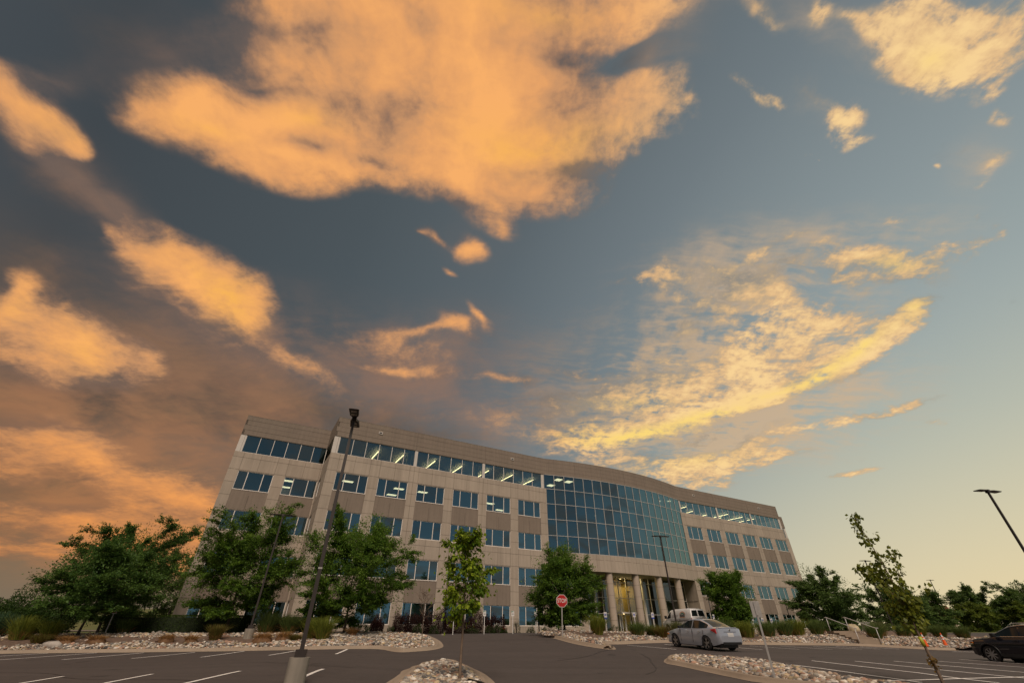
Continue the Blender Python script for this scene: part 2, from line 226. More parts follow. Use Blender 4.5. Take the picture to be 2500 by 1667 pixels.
sl = bpy.data.lights.new('sun', 'SUN'); sun_o = bpy.data.objects.new('sun', sl); sc.collection.objects.link(sun_o)
sl.energy = 2.6; sl.angle = R(30); sl.color = (1., .83, .68)
sun_dir = Vector((math.sin(SUN_AZ)*math.cos(SUN_EL), math.cos(SUN_AZ)*math.cos(SUN_EL), math.sin(SUN_EL)))
sun_o.rotation_euler = sun_dir.to_track_quat('Z', 'Y').to_euler()
GROUND_CTRL = [(-28.73, 29.5, -0.95), (-26.07, 29.5, -0.91), (-17.82, 29.5, -0.87), (-12.05, 29.5, -0.78), (-9.35, 29.7, -0.73), (-6.07, 29, -0.86), (-4.17, 32, -0.68), (-4.56, 34, -0.5), (-5.29, 36.5, -0.32), (-6.45, 41, -0.13), (-1.99, 50, -0.08), (-5.57, 49, -0.12), (2.49, 53, -0.04), (-15.01, 18, -1.18), (-12.05, 18, -1.12), (-9.14, 18, -1.04), (-6.36, 18, -0.98), (2.56, 34.5, -0.23), (3.38, 31.5, -0.45), (4.14, 29.5, -0.59), (5.49, 28, -0.72), (6.25, 34, -0.58), (11.18, 36, -0.52), (16.14, 37, -0.64), (22.68, 39.5, -0.73), (27.44, 40, -0.81), (31.24, 39.5, -0.99), (33.38, 39, -1.03), (11.19, 24, -1.02), (23.67, 28, -1.12), (6.69, 23.5, -1.08), (-0.58, 17.9, -1.35), (-3.31, 17.5, -1.32), (8, 17.5, -1.32), (11.4, 31, -0.72), (25.2, 27.5, -1.2), (13.5, 17, -1.36), (-6.3, 15.6, -1.2), (0, 10, -1.5), (0, 0, -1.5), (-20, 5, -1.45), (20, 5, -1.6), (-45, 20, -1.15), (40, 20, -1.6), (-45, 30, -0.95), (40, 32, -1.35), (-20, 10, -1.35), (-28, 47, -0.05), (-19, 46, 0), (0, 57, 0), (20, 66, 0.05), (52, 85, 0.2), (60, 95, 0.2), (-40, 60, 0.1), (30, 56, 0)]
BED_WEST = [(-34.79, 28.32), (-30.03, 29), (-28.93, 29.69), (-25.38, 29.58), (-21.98, 29.65), (-18.68, 29.89), (-15.1, 29.71), (-11.85, 29.69), (-9.41, 30.02), (-7.66, 30.53), (-6.67, 29.13), (-6, 28.69), (-5.25, 29.31), (-4.67, 29.83), (-4.32, 30.6), (-4.13, 31.69), (-4.56, 34.01), (-5.3, 36.59), (-6.6, 40.6), (-8.1, 42.2), (-10.6, 44.3), (-13, 47), (-14.6, 49), (-20.1, 45.8), (-22.9, 49.5), (-30.7, 45.2), (-30, 40), (-27.2, 37), (-27.8, 35.6), (-34, 35.4), (-45, 35.2)]
BED_WEST_KERB = 23
BED_EAST = [(2.67, 36.01), (3.41, 31.73), (4.16, 29.62), (4.9, 28.45), (5.49, 27.99), (5.77, 28.78), (5.96, 31.57), (5.97, 32.37), (8.51, 34.81), (11.26, 36.26), (13.59, 36.67), (16.09, 36.9), (19.14, 38), (22.65, 39.44), (25.54, 40.11), (27.58, 40.21), (29.36, 39.82), (31, 39.2), (32.21, 38.84), (33.33, 38.95), (44, 42), (46, 46), (40, 56), (33, 54), (27.5, 49.5), (22, 47.5), (12, 45.5), (6.5, 44), (2.8, 41), (1.9, 37.5)]
BED_EAST_KERB = 20
BED_SOUTH = [(-3.93, 18.85), (-4.04, 19.47), (-4.03, 19.93), (-3.93, 20.51), (-3.99, 21.27), (-3.69, 22.16), (-3.11, 23.3), (-2.21, 23.05), (-1.7, 21.62), (-1.21, 20.53), (-0.86, 19.41), (-0.54, 17.88), (-0.2, 15.2), (-0.9, 14.2), (-2.3, 13.6), (-3.4, 14.2), (-3.9, 15.4)]
BED_ISLAND = [(6.66, 23.36), (7.18, 24.83), (7.7, 25.43), (8.53, 25.55), (9.49, 24.77), (10.7, 24.23), (11.19, 23.32), (11.32, 21.69), (11.36, 19.87), (11.36, 17.88), (12.6, 15.8), (11.8, 14.9), (10.2, 15), (8.03, 17.57), (7.73, 19.06), (7.43, 20.67), (7.04, 22.43)]
MARKS = [
    [(-27.5, 27.45), (-26.14, 29.58)],
    [(-25.23, 25.28), (-24.97, 25.8), (-23.4, 29.6)],
    [(-21.78, 25.59), (-20.65, 29.44)],
    [(-18.68, 25.92), (-17.76, 29.4)],
    [(-15.33, 25.94), (-15.13, 29.6)],
    [(-12.21, 26.42), (-12.03, 29.46)],
    [(-9.05, 27), (-9.45, 30.02)],
    [(-14.42, 15.67), (-14.96, 17.94)],
    [(-11.64, 15.26), (-12, 17.92)],
    [(-9.21, 15.07), (-9.15, 18.01)],
    [(-6.4, 15.42), (-6.59, 18.65)],
    [(7.21, 32.52), (9.29, 29.58)],
    [(10.05, 34.23), (12.22, 30.43)],
    [(13.37, 34.13), (14.96, 31.24)],
    [(16.13, 35.37), (18.16, 33.04)],
    [(19.01, 36.92), (21.17, 34.54)],
    [(22.01, 38.1), (24.14, 36.01)],
    [(24.23, 39.03), (26.24, 37.25)],
    [(26.18, 39.22), (28.52, 38.51)],
    [(31.42, 37.42), (33.33, 37.77)],
    [(11.24, 24.08), (12.46, 21.64), (13.36, 18.42), (13.45, 17.8)],
    [(13.89, 24.52), (15.49, 20.49), (15.72, 18.92), (16.02, 17.82)],
    [(16.01, 24.72), (17.14, 22.12), (18.21, 19.47), (18.48, 18.63)],
    [(18.24, 25.3), (18.82, 24.17), (20.33, 21.29), (20.73, 20.18)],
    [(20.65, 26.34), (22.83, 23.77), (23.46, 22.39)],
    [(23.8, 28.14), (25.2, 26.15), (26.14, 24.5)],
    [(27.32, 30.12), (29.78, 27.78)],
    [(11.22, 17.96), (13.82, 18.42), (18.6, 19.58), (21.75, 20.55)]]
# ------------------------------------------------------------------ helpers
def link(name, me, parent=None, mats=()):
    o = bpy.data.objects.new(name, me); sc.collection.objects.link(o)
    for m in (mats if isinstance(mats, (list, tuple)) else [mats]): me.materials.append(m)
    if parent is not None: o.parent = parent
    return o
def tag(o, label=None, cat=None, group=None, kind=None):
    if label: o['label'] = label
    if cat: o['category'] = cat
    if group: o['group'] = group
    if kind: o['kind'] = kind
    return o
def thing(name, label, cat, loc=(0, 0, 0), rot=(0, 0, 0), group=None):
    o = bpy.data.objects.new(name, None); sc.collection.objects.link(o)
    o.location = loc; o.rotation_euler = rot; o.empty_display_size = .2
    return tag(o, label, cat, group)
def copy_tree(o, parent=None):
    c = o.copy(); sc.collection.objects.link(c); c.parent = parent
    for ch in list(o.children): copy_tree(ch, c)
    return c
class MB:
    """collects polygons and builds them as ONE mesh object"""
    def __init__(self): self.v = []; self.f = []; self.m = []; self.sm = []
    def add(self, vs, fs, m=0, smooth=False):
        b = len(self.v); self.v += [tuple(p) for p in vs]
        for f in fs: self.f.append([b+i for i in f]); self.m.append(m); self.sm.append(smooth)
    def quad(self, a, b, c, d, m=0): self.add([a, b, c, d], [(0, 1, 2, 3)], m)
    def box(self, x0, x1, y0, y1, z0, z1, m=0):
        self.add([(x0,y0,z0),(x1,y0,z0),(x1,y1,z0),(x0,y1,z0),(x0,y0,z1),(x1,y0,z1),(x1,y1,z1),(x0,y1,z1)],
                 [(0,3,2,1),(4,5,6,7),(0,1,5,4),(1,2,6,5),(2,3,7,6),(3,0,4,7)], m)
    def tube(self, pts, rads, n=8, m=0, cap=True, smooth=True, sq=False):
        pts = [Vector(p) for p in pts]
        if not isinstance(rads, (list, tuple)): rads = [rads]*len(pts)
        vs = []
        up0 = Vector((0, 1, 0)) if abs((pts[-1]-pts[0]).normalized().z) > .8 else Vector((0, 0, 1))
        for i, p in enumerate(pts):
            t = (pts[min(i+1, len(pts)-1)] - pts[max(i-1, 0)]).normalized()
            a = t.cross(up0).normalized(); b = t.cross(a)
            for k in range(n):
                th = 2*math.pi*(k+(.5 if sq else 0))/n
                vs.append(p + (a*math.cos(th)+b*math.sin(th))*rads[i])
        fs = [(i*n+k, i*n+(k+1)%n, (i+1)*n+(k+1)%n, (i+1)*n+k) for i in range(len(pts)-1) for k in range(n)]
        if cap: fs += [tuple(range(n-1, -1, -1)), tuple((len(pts)-1)*n+k for k in range(n))]
        self.add(vs, fs, m, smooth)
    def cyl(self, c, r, h, n=24, m=0, axis='z', r2=None, smooth=True):
        r2 = r if r2 is None else r2; vs = []
        for (rr, hh) in ((r, 0), (r2, h)):
            for k in range(n):
                a = 2*math.pi*k/n; p = (rr*math.cos(a), rr*math.sin(a), hh)
                if axis == 'y': p = (p[0], p[2], p[1])
                if axis == 'x': p = (p[2], p[0], p[1])
                vs.append((c[0]+p[0], c[1]+p[1], c[2]+p[2]))
        self.add(vs, [(k, (k+1) % n, n+(k+1) % n, n+k) for k in range(n)], m, smooth)
        self.add(vs[:n], [tuple(range(n-1, -1, -1))], m); self.add(vs[n:], [tuple(range(n))], m)
    def build(self, name, mats, parent=None, bevel=0, recalc=False):
        me = bpy.data.meshes.new(name); me.from_pydata(self.v, [], self.f)
        me.polygons.foreach_set('material_index', self.m); me.polygons.foreach_set('use_smooth', self.sm)
        o = link(name, me, parent, mats)
        if recalc:
            import bmesh
            bm = bmesh.new(); bm.from_mesh(me); bmesh.ops.remove_doubles(bm, verts=bm.verts, dist=1e-4)
            bmesh.ops.recalc_face_normals(bm, faces=bm.faces); bm.to_mesh(me); bm.free()
        if bevel:
            b = o.modifiers.new('bevel', 'BEVEL'); b.width = bevel; b.segments = 2; b.limit_method = 'ANGLE'
        me.update(); return o
def np_mesh(name, V, F, mats, parent=None, col=None, smooth=False, midx=None):
    """V (n,3), F (m,k) arrays; col (m,3) per-face colour stored as attribute 'tint'"""
    V = np.asarray(V, np.float32); F = np.asarray(F, np.int32); k = F.shape[1]
    me = bpy.data.meshes.new(name)
    me.vertices.add(len(V)); me.vertices.foreach_set('co', V.ravel())
    me.loops.add(F.size); me.loops.foreach_set('vertex_index', F.ravel())
    me.polygons.add(len(F)); me.polygons.foreach_set('loop_start', np.arange(0, F.size, k, dtype=np.int32))
    me.polygons.foreach_set('loop_total', np.full(len(F), k, np.int32))
    if smooth: me.polygons.foreach_set('use_smooth', np.ones(len(F), bool))
    if midx is not None: me.polygons.foreach_set('material_index', np.asarray(midx, np.int32))
    if col is not None:
        at = me.attributes.new('tint', 'FLOAT_COLOR', 'FACE')
        c = np.ones((len(F), 4), np.float32); c[:, :3] = col; at.data.foreach_set('color', c.ravel())
    me.update(calc_edges=True); me.validate()
    return link(name, me, parent, mats)

def text(body, size, name, m, parent, loc, rot, extr=.01, off=0., align='CENTER', sx=1.):
    cu = bpy.data.curves.new(name, 'FONT'); cu.body = body; cu.size = size; cu.extrude = extr; cu.offset = off
    cu.align_x = align; cu.align_y = 'CENTER'; cu.resolution_u = 3; cu.materials.append(m)
    o = bpy.data.objects.new(name, cu); sc.collection.objects.link(o); o.parent = parent; o.location = loc; o.rotation_euler = rot; o.scale = (sx, 1, 1); return o
def mesh_text(*a, **k):
    o = text(*a, **k); dg = bpy.context.evaluated_depsgraph_get(); me = bpy.data.meshes.new_from_object(o.evaluated_get(dg)); n = link(o.name.split('.')[0], me, o.parent)
    n.location = o.location; n.rotation_euler = o.rotation_euler; n.scale = o.scale; bpy.data.objects.remove(o); return n

# ------------------------------------------------------------------ materials
def mat(name, base, rough=.6, metal=0., spec=.5, noise=None, bump=None, emis=None, estr=0., coat=0.):
    """Principled; noise = (scale, amount) mottles the colour, bump = (scale, strength)"""
    m = bpy.data.materials.new(name); m.use_nodes = True; t = NT(m.node_tree)
    b = t.n['Principled BSDF']; b.inputs['Base Color'].default_value = (*base, 1)
    b.inputs['Roughness'].default_value = rough; b.inputs['Metallic'].default_value = metal
    b.inputs['Specular IOR Level'].default_value = spec; b.inputs['Coat Weight'].default_value = coat
    tc = t.new('ShaderNodeTexCoord').outputs['Object']
    if noise:
        n = t.noise(tc, noise[0], 5., .6)
        f = t.rng(n, .25, .75, 1-noise[1], 1+noise[1])
        t.l.new(t.vmath('SCALE', (base[0], base[1], base[2]), scale=f), b.inputs['Base Color'])
    if bump:
        bn = t.new('ShaderNodeBump'); bn.inputs['Strength'].default_value = bump[1]; bn.inputs['Distance'].default_value = .02
        t.l.new(t.noise(tc, bump[0], 4., .6), bn.inputs['Height']); t.l.new(bn.outputs[0], b.inputs['Normal'])
    if emis: b.inputs['Emission Color'].default_value = (*emis, 1); b.inputs['Emission Strength'].default_value = estr
    return m
def L3(*c): return srgb(*c)[:3]
M = {}
def concrete(name, base, streak=.18, fine=.1, bump=.15, agg=0., panel=0.):
    m = bpy.data.materials.new(name); m.use_nodes = True; t = NT(m.node_tree); b = t.n['Principled BSDF']
    g = t.new('ShaderNodeTexCoord').outputs['Object']
    big = t.noise(g, .35, 4., .6); med = t.noise(g, 3., 5., .6)
    runs = t.noise(t.mapping(g, scale=(2.2, 2.2, .10)), 1.6, 4., .6)          # rain streaks run down the panels
    f = t.math('ADD', 1., t.math('ADD', t.math('MULTIPLY', t.math('SUBTRACT', big, .5), fine*2.2),
        t.math('ADD', t.math('MULTIPLY', t.math('SUBTRACT', med, .5), fine), t.math('MULTIPLY', t.math('SUBTRACT', runs, .5), streak*2))))
    wn_ = t.new('ShaderNodeTexWhiteNoise', noise_dimensions='3D'); t.l.new(t.vmath('FLOOR', t.vmath('MULTIPLY', t.vmath('ADD', g, (.08, .3, 1.28)), (1/2.33, .2, 1/1.34))), wn_.inputs[0])
    f = t.math('ADD', f, t.math('MULTIPLY', t.math('SUBTRACT', wn_.outputs[0], .5), panel))
    if agg:
        f = t.math('ADD', f, t.math('MULTIPLY', t.math('SUBTRACT', t.noise(g, 26., 3., .7), .5), agg))
    t.l.new(t.vmath('SCALE', base, scale=f), b.inputs['Base Color'])
    b.inputs['Roughness'].default_value = .88; b.inputs['Specular IOR Level'].default_value = .25
    bn = t.new('ShaderNodeBump'); bn.inputs['Strength'].default_value = bump; bn.inputs['Distance'].default_value = .02
    t.l.new(t.noise(g, 30. if agg else 9., 4., .7), bn.inputs['Height']); t.l.new(bn.outputs[0], b.inputs['Normal'])
    return m
M['precast'] = concrete('precast', (.40, .335, .272), .26, .13, panel=.11)
M['aggregate'] = concrete('aggregate', (.238, .192, .155), .22, .14, .5, .75)
M['joint'] = mat('joint', (.10, .078, .062), .9)
M['kerb'] = concrete('kerb_concrete', (.31, .245, .185), .06, .2, .4, .25)
M['footing'] = concrete('footing', (.27, .24, .20), .6, .2, .3)
M['mullion'] = mat('mullion', (.78, .72, .66), .45, 0., .5)
M['mullion_curtain'] = mat('mullion_curtain', (.50, .48, .46), .45)
M['mullion_dark'] = mat('mullion_dark', (.10, .095, .09), .4)
M['cover'] = mat('column_cover', (.60, .55, .50), .5, noise=(1.5, .06))
M['ceiling'] = mat('ceiling', (.52, .53, .52), .9, noise=(2., .05))
M['inside'] = mat('inside', (.22, .21, .20), .9, noise=(.6, .25))
M['carpet'] = mat('carpet', (.05, .055, .06), .95)
M['soffit'] = mat('soffit', (.30, .27, .24), .9)
M['lobby'] = mat('lobby_wall', (.62, .44, .12), .6, noise=(1.2, .15))
M['wood'] = mat('wood', (.42, .22, .05), .45, noise=(3., .3))
def glass(name, tint, refl, fac, ior_mix=.6, rough=.0):
    m = bpy.data.materials.new(name); m.use_nodes = True; t = NT(m.node_tree); t.n.clear()
    tr = t.new('ShaderNodeBsdfTransparent'); tr.inputs[0].default_value = (*tint, 1)
    gl_ = t.new('ShaderNodeBsdfGlossy'); gl_.inputs[0].default_value = (*refl, 1); gl_.inputs['Roughness'].default_value = rough
    g = t.new('ShaderNodeTexCoord').outputs['Object']
    bn = t.new('ShaderNodeBump'); bn.inputs['Strength'].default_value = .012; bn.inputs['Distance'].default_value = .1
    t.l.new(t.noise(g, .7, 2.), bn.inputs['Height'])
    ri = t.math('ADD', t.new('ShaderNodeNewGeometry').outputs['Random Per Island'], t.new('ShaderNodeObjectInfo').outputs['Random'])   # every light is set a hair out of true
    wn_ = t.new('ShaderNodeTexWhiteNoise', noise_dimensions='1D'); t.l.new(t.math('MULTIPLY', ri, 37.), wn_.inputs['W'])
    nv = t.vmath('NORMALIZE', t.vmath('ADD', bn.outputs[0], t.vmath('SCALE', t.vmath('SUBTRACT', wn_.outputs['Color'], (.5, .5, .5)), scale=.05)))
    t.l.new(nv, gl_.inputs['Normal'])
    lw = t.new('ShaderNodeLayerWeight'); lw.inputs[0].default_value = .35
    f = t.math('ADD', fac, t.math('MULTIPLY', lw.outputs['Fresnel'], ior_mix), clamp=True)
    mx = t.new('ShaderNodeMixShader'); t.l.new(f, mx.inputs[0]); t.l.new(tr.outputs[0], mx.inputs[1]); t.l.new(gl_.outputs[0], mx.inputs[2])
    o = t.new('ShaderNodeOutputMaterial'); t.l.new(mx.outputs[0], o.inputs[0]); return m
M['glass'] = glass('tinted_glass', (.36, .47, .48), (.31, .54, .69), .36, .5)
M['glass_lobby'] = glass('lobby_glass', (.55, .60, .58), (.60, .68, .72), .14, .6)
M['car_glass'] = glass('car_glass', (.10, .12, .12), (.8, .85, .88), .10, .7)
def lamp_mat(name, c, s):
    m = bpy.data.materials.new(name); m.use_nodes = True; t = NT(m.node_tree); t.n.clear()
    e = t.new('ShaderNodeEmission'); e.inputs[0].default_value = (*c, 1); e.inputs[1].default_value = s
    o = t.new('ShaderNodeOutputMaterial'); t.l.new(e.outputs[0], o.inputs[0]); return m
M['tube'] = lamp_mat('fluorescent', (1., .68, .32), 8.)
M['troffer'] = lamp_mat('troffer', (1., .76, .44), 3.4)
M['downlight'] = lamp_mat('downlight', (1., .72, .34), 9.)
def tinted(name, base, rough=.8, trans=0., bump=None, var=.25, scale=3.):
    """colour multiplied by the per-face 'tint' attribute; optional translucency for leaves"""
    m = bpy.data.materials.new(name); m.use_nodes = True; t = NT(m.node_tree); b = t.n['Principled BSDF']
    at = t.new('ShaderNodeAttribute', attribute_name='tint', attribute_type='GEOMETRY').outputs['Color']
    g = t.new('ShaderNodeTexCoord').outputs['Object']
    c = t.mix(1., at, (*base, 1), 'MULTIPLY')
    c = t.mix(1., c, t.ramp(t.noise(g, scale, 3.), [(.3, (1-var,)*3), (.7, (1+var,)*3)]), 'MULTIPLY')
    t.l.new(c, b.inputs['Base Color']); b.inputs['Roughness'].default_value = rough; b.inputs['Specular IOR Level'].default_value = .3
    if bump:
        bn = t.new('ShaderNodeBump'); bn.inputs['Strength'].default_value = bump[1]; bn.inputs['Distance'].default_value = .02
        t.l.new(t.noise(g, bump[0], 4.), bn.inputs['Height']); t.l.new(bn.outputs[0], b.inputs['Normal'])
    if trans:
        tl = t.new('ShaderNodeBsdfTranslucent'); t.l.new(c, tl.inputs[0])
        mx = t.new('ShaderNodeMixShader'); mx.inputs[0].default_value = trans
        o = t.n['Material Output']; t.l.new(b.outputs[0], mx.inputs[1]); t.l.new(tl.outputs[0], mx.inputs[2]); t.l.new(mx.outputs[0], o.inputs[0])
    return m
M['leaf'] = tinted('leaf', (1, 1, 1), .5, .42)
M['rock'] = tinted('river_rock', (1, 1, 1), .8, 0., (14., .25))
M['blade'] = tinted('grass_blade', (1, 1, 1), .7, .35)
M['bark'] = mat('bark', (.060, .045, .034), .9, noise=(9., .35), bump=(25., .5))
M['bark_young'] = mat('bark_young', (.17, .12, .085), .85, noise=(9., .3), bump=(25., .4))
M['bronze'] = mat('bronze_paint', (.030, .022, .019), .45, 0., .5, noise=(4., .12))
M['black'] = mat('black', (.012, .012, .012), .5)
M['galv'] = mat('galvanised', (.42, .40, .38), .45, .5, noise=(8., .12))
M['white'] = mat('white_paint', (.72, .70, .68), .45, noise=(3., .06))
M['lens'] = mat('lamp_lens', (.35, .33, .30), .3)
M['sign_red'] = mat('sign_red', (.42, .012, .012), .4)
M['sign_blue'] = mat('sign_blue', (.02, .06, .38), .4)
M['sign_green'] = mat('sign_green', (.03, .20, .12), .4)
M['ink'] = mat('ink', (.05, .05, .055), .6)
# asphalt: worn, patchy, tyre streaks with their sheen painted into the colour, hairline cracks
def asphalt():
    m = bpy.data.materials.new('asphalt'); m.use_nodes = True; t = NT(m.node_tree); b = t.n['Principled BSDF']
    g = t.new('ShaderNodeTexCoord').outputs['Object']
    big = t.noise(g, .12, 4., .6); st = t.noise(t.mapping(g, rot=(0, 0, R(12)), scale=(.06, .9, 1)), 1.2, 5., .65); fine = t.noise(g, 45., 3., .7)
    mid = t.noise(g, 2.6, 5., .7)
    f = t.math('ADD', t.math('ADD', .52, t.math('MULTIPLY', t.math('SUBTRACT', mid, .5), .5)), t.math('ADD', t.math('MULTIPLY', big, .42), t.math('ADD', t.math('MULTIPLY', st, .7), t.math('MULTIPLY', t.math('SUBTRACT', fine, .5), .5))))
    sp = t.rng(t.noise(g, 1.1, 3.), .66, .72, 1., .55)                         # oil spots
    t.l.new(t.vmath('SCALE', (.068, .056, .052), scale=t.math('MULTIPLY', f, sp)), b.inputs['Base Color'])
    b.inputs['Roughness'].default_value = .82; b.inputs['Specular IOR Level'].default_value = .35
    bn = t.new('ShaderNodeBump'); bn.inputs['Strength'].default_value = .35; bn.inputs['Distance'].default_value = .01
    t.l.new(fine, bn.inputs['Height']); t.l.new(bn.outputs[0], b.inputs['Normal']); return m
M['asphalt'] = asphalt()
M['paint'] = mat('road_paint', (.82, .78, .74), .7, noise=(2.5, .18))
M['mulch'] = mat('mulch', (.150, .098, .070), .95, noise=(6., .45), bump=(18., 1.))
def meadow():
    m = bpy.data.materials.new('meadow'); m.use_nodes = True; t = NT(m.node_tree); b = t.n['Principled BSDF']
    g = t.new('ShaderNodeTexCoord').outputs['Object']
    c = t.ramp(t.math('ADD', t.math('MULTIPLY', t.noise(g, .09, 5., .65), .7), t.math('MULTIPLY', t.noise(g, 1.6, 5., .7), .3)),
               [(.34, (.055, .075, .018)), (.48, (.085, .105, .026)), (.62, (.15, .135, .045))])
    t.l.new(c, b.inputs['Base Color']); b.inputs['Roughness'].default_value = .95
    bn = t.new('ShaderNodeBump'); bn.inputs['Strength'].default_value = .8; bn.inputs['Distance'].default_value = .15
    t.l.new(t.noise(g, 3., 5., .7), bn.inputs['Height']); t.l.new(bn.outputs[0], b.inputs['Normal']); return m
M['meadow'] = meadow()
# ------------------------------------------------------------------ terrain
GC = np.array(GROUND_CTRL, float)
def _tps_fit(P, lam):
    n = len(P); d2 = ((P[:, None, :2]-P[None, :, :2])**2).sum(-1)
    A = np.zeros((n+3, n+3)); A[:n, :n] = np.where(d2 > 0, d2*np.log(np.maximum(d2, 1e-9)), 0) + lam*np.eye(n)
    A[:n, n] = 1; A[:n, n+1:] = P[:, :2]; A[n, :n] = 1; A[n+1:, :n] = P[:, :2].T
    return np.linalg.solve(A, np.concatenate([P[:, 2], np.zeros(3)]))
GS = _tps_fit(GC, 15.)
def lot_z(x, y):
    """height of the asphalt, world z (arrays)"""
    x = np.asarray(x, float); y = np.asarray(y, float)
    xc = np.clip(x, -46, 50); yc = np.clip(y, -6, 60)
    r2 = (xc[..., None]-GC[:, 0])**2 + (yc[..., None]-GC[:, 1])**2; n = len(GC)
    z = np.where(r2 > 0, r2*np.log(np.maximum(r2, 1e-9)), 0) @ GS[:n] + GS[n] + GS[n+1]*xc + GS[n+2]*yc
    hill = np.interp(y, [48, 56, 64, 73, 80, 118, 140, 260], [-.12, .0, .22, .46, .75, 4.9, 5.6, 6.])
    az = np.clip((-x/np.maximum(y, 1) - .52)/.12, 0, 1)
    fl = np.interp(y, [50, 60, 90, 160, 300], [.05, .10, .30, .6, 1.])
    far = hill*az + fl*(1-az)
    k = np.clip((y-46)/12, 0, 1); k = k*k*(3-2*k)
    return z*(1-k) + far*k + EYE
def gz(x, y): return float(lot_z(np.array([x]), np.array([y]))[0])
def sheet(name, xs, ys, dz, m, keep=None):
    X, Y = np.meshgrid(xs, ys); Z = lot_z(X.ravel(), Y.ravel()) + dz
    V = np.stack([X.ravel(), Y.ravel(), Z], 1); nx = len(xs)
    i, j = np.meshgrid(np.arange(nx-1), np.arange(len(ys)-1)); a = (j*nx+i).ravel()
    F = np.stack([a, a+1, a+nx+1, a+nx], 1)
    if keep is not None:
        c = V[F].mean(1); F = F[keep(c[:, 0], c[:, 1])]
    return np_mesh(name, V, F, m, smooth=True)
def graded(a, b, fine0, fine1, s, big):
    l = list(np.arange(fine0, fine1+.01, s)); st = s; p = fine1
    while p < b: st = min(st*1.3, big); p += st; l.append(p)
    st = s; p = fine0
    while p > a: st = min(st*1.3, big); p -= st; l.insert(0, p)
    return np.array(l)
g = sheet('ground', graded(-900, 900, -60, 60, 2, 90), graded(-300, 1500, -20, 90, 2, 90), -.07, M['meadow']); tag(g, kind='structure')
YAW = R(30.163); BU = np.array([math.cos(YAW), math.sin(YAW)]); BN = np.array([-math.sin(YAW), math.cos(YAW)])
def in_building(x, y, pad=0.):
    u = x*BU[0]+y*BU[1]; w = x*BN[0]+y*BN[1]-50
    return ((u > 5.6-pad) & (u < 90.5+pad) & (w > -pad) & (w < 24)) | ((u > -3.7-pad) & (u < 100+pad) & (w > 4.85-pad) & (w < 24))
a = sheet('parking_lot', np.arange(-75, 62.1, .75), np.arange(-14, 58.1, .75), 0., M['asphalt'], lambda x, y: ~in_building(x, y, -.8)); tag(a, kind='structure')
r = sheet('road', np.arange(-120, -34, 3.), np.linspace(66.5, 72.5, 4), .0, mat('far_road', (.16, .13, .11), .9, noise=(1., .2))); tag(r, kind='structure')

def ribbon(mb, pts, w, dz, m=0, step=.5):
    p = []
    for (x0, y0), (x1, y1) in zip(pts[:-1], pts[1:]):
        n = max(1, int(math.hypot(x1-x0, y1-y0)/step)); p += [(x0+(x1-x0)*i/n, y0+(y1-y0)*i/n) for i in range(n)]
    p.append(pts[-1]); p = np.array(p); t = np.gradient(p, axis=0); t /= np.linalg.norm(t, axis=1)[:, None]
    nn_ = np.stack([-t[:, 1], t[:, 0]], 1)
    a_, b_ = p+nn_*w/2, p-nn_*w/2; za, zb = lot_z(a_[:, 0], a_[:, 1])+dz, lot_z(b_[:, 0], b_[:, 1])+dz
    vs = [(*q, z) for q, z in zip(a_, za)] + [(*q, z) for q, z in zip(b_, zb)]; n = len(p)
    mb.add(vs, [(n+i, n+i+1, i+1, i) for i in range(n-1)], m)
mb = MB()
for l in MARKS: ribbon(mb, l, .13, .012)
tag(mb.build('parking_lines', M['paint']), kind='structure')
# tar-sealed crack lines wandering over the asphalt
mb = MB(); rr = random.Random(4)
for x, y, an, ln in ((-14, 23, .1, 9), (-20, 20, -.05, 12), (2, 24, .6, 10), (5, 20, 1.2, 7), (10, 28, .15, 9), (-1, 33, .8, 8), (17, 26, -.1, 9)):
    p = [(x, y)]
    for i in range(int(ln)): an += rr.uniform(-.25, .25); p.append((p[-1][0]+math.cos(an), p[-1][1]+math.sin(an)))
    ribbon(mb, p, .035, .008)
tag(mb.build('crack_seal', mat('tar', (.03, .026, .025), .6)), kind='structure')

# ------------------------------------------------------------------ kerbed beds
def smooth_poly(P, it=1):
    P = np.array(P, float)
    for _ in range(it):
        Q = []
        for i in range(len(P)):
            a_, b_ = P[i], P[(i+1) % len(P)]; Q += [a_*.75+b_*.25, a_*.25+b_*.75]
        P = np.array(Q)
    return P
def inside(P, x, y):
    c = np.zeros(x.shape, bool); n = len(P)
    for i in range(n):
        (x0, y0), (x1, y1) = P[i], P[i-1]
        with np.errstate(divide='ignore', invalid='ignore'):
            c ^= ((y0 > y) != (y1 > y)) & (x < (x1-x0)*(y-y0)/(y1-y0)+x0)
    return c
def dist_to(P, x, y, closed=True):
    d_ = np.full(x.shape, 1e9); n = len(P)
    for i in range(n if closed else n-1):
        a_, b_ = P[i], P[(i+1) % n]; v = b_-a_; t = np.clip(((x-a_[0])*v[0]+(y-a_[1])*v[1])/max(v@v, 1e-9), 0, 1)
        d_ = np.minimum(d_, np.hypot(x-a_[0]-t*v[0], y-a_[1]-t*v[1]))
    return d_
def ccw(P):
    P = np.array(P, float); x, y = P.T
    return P if (x*np.roll(y, -1)-y*np.roll(x, -1)).sum() > 0 else P[::-1]
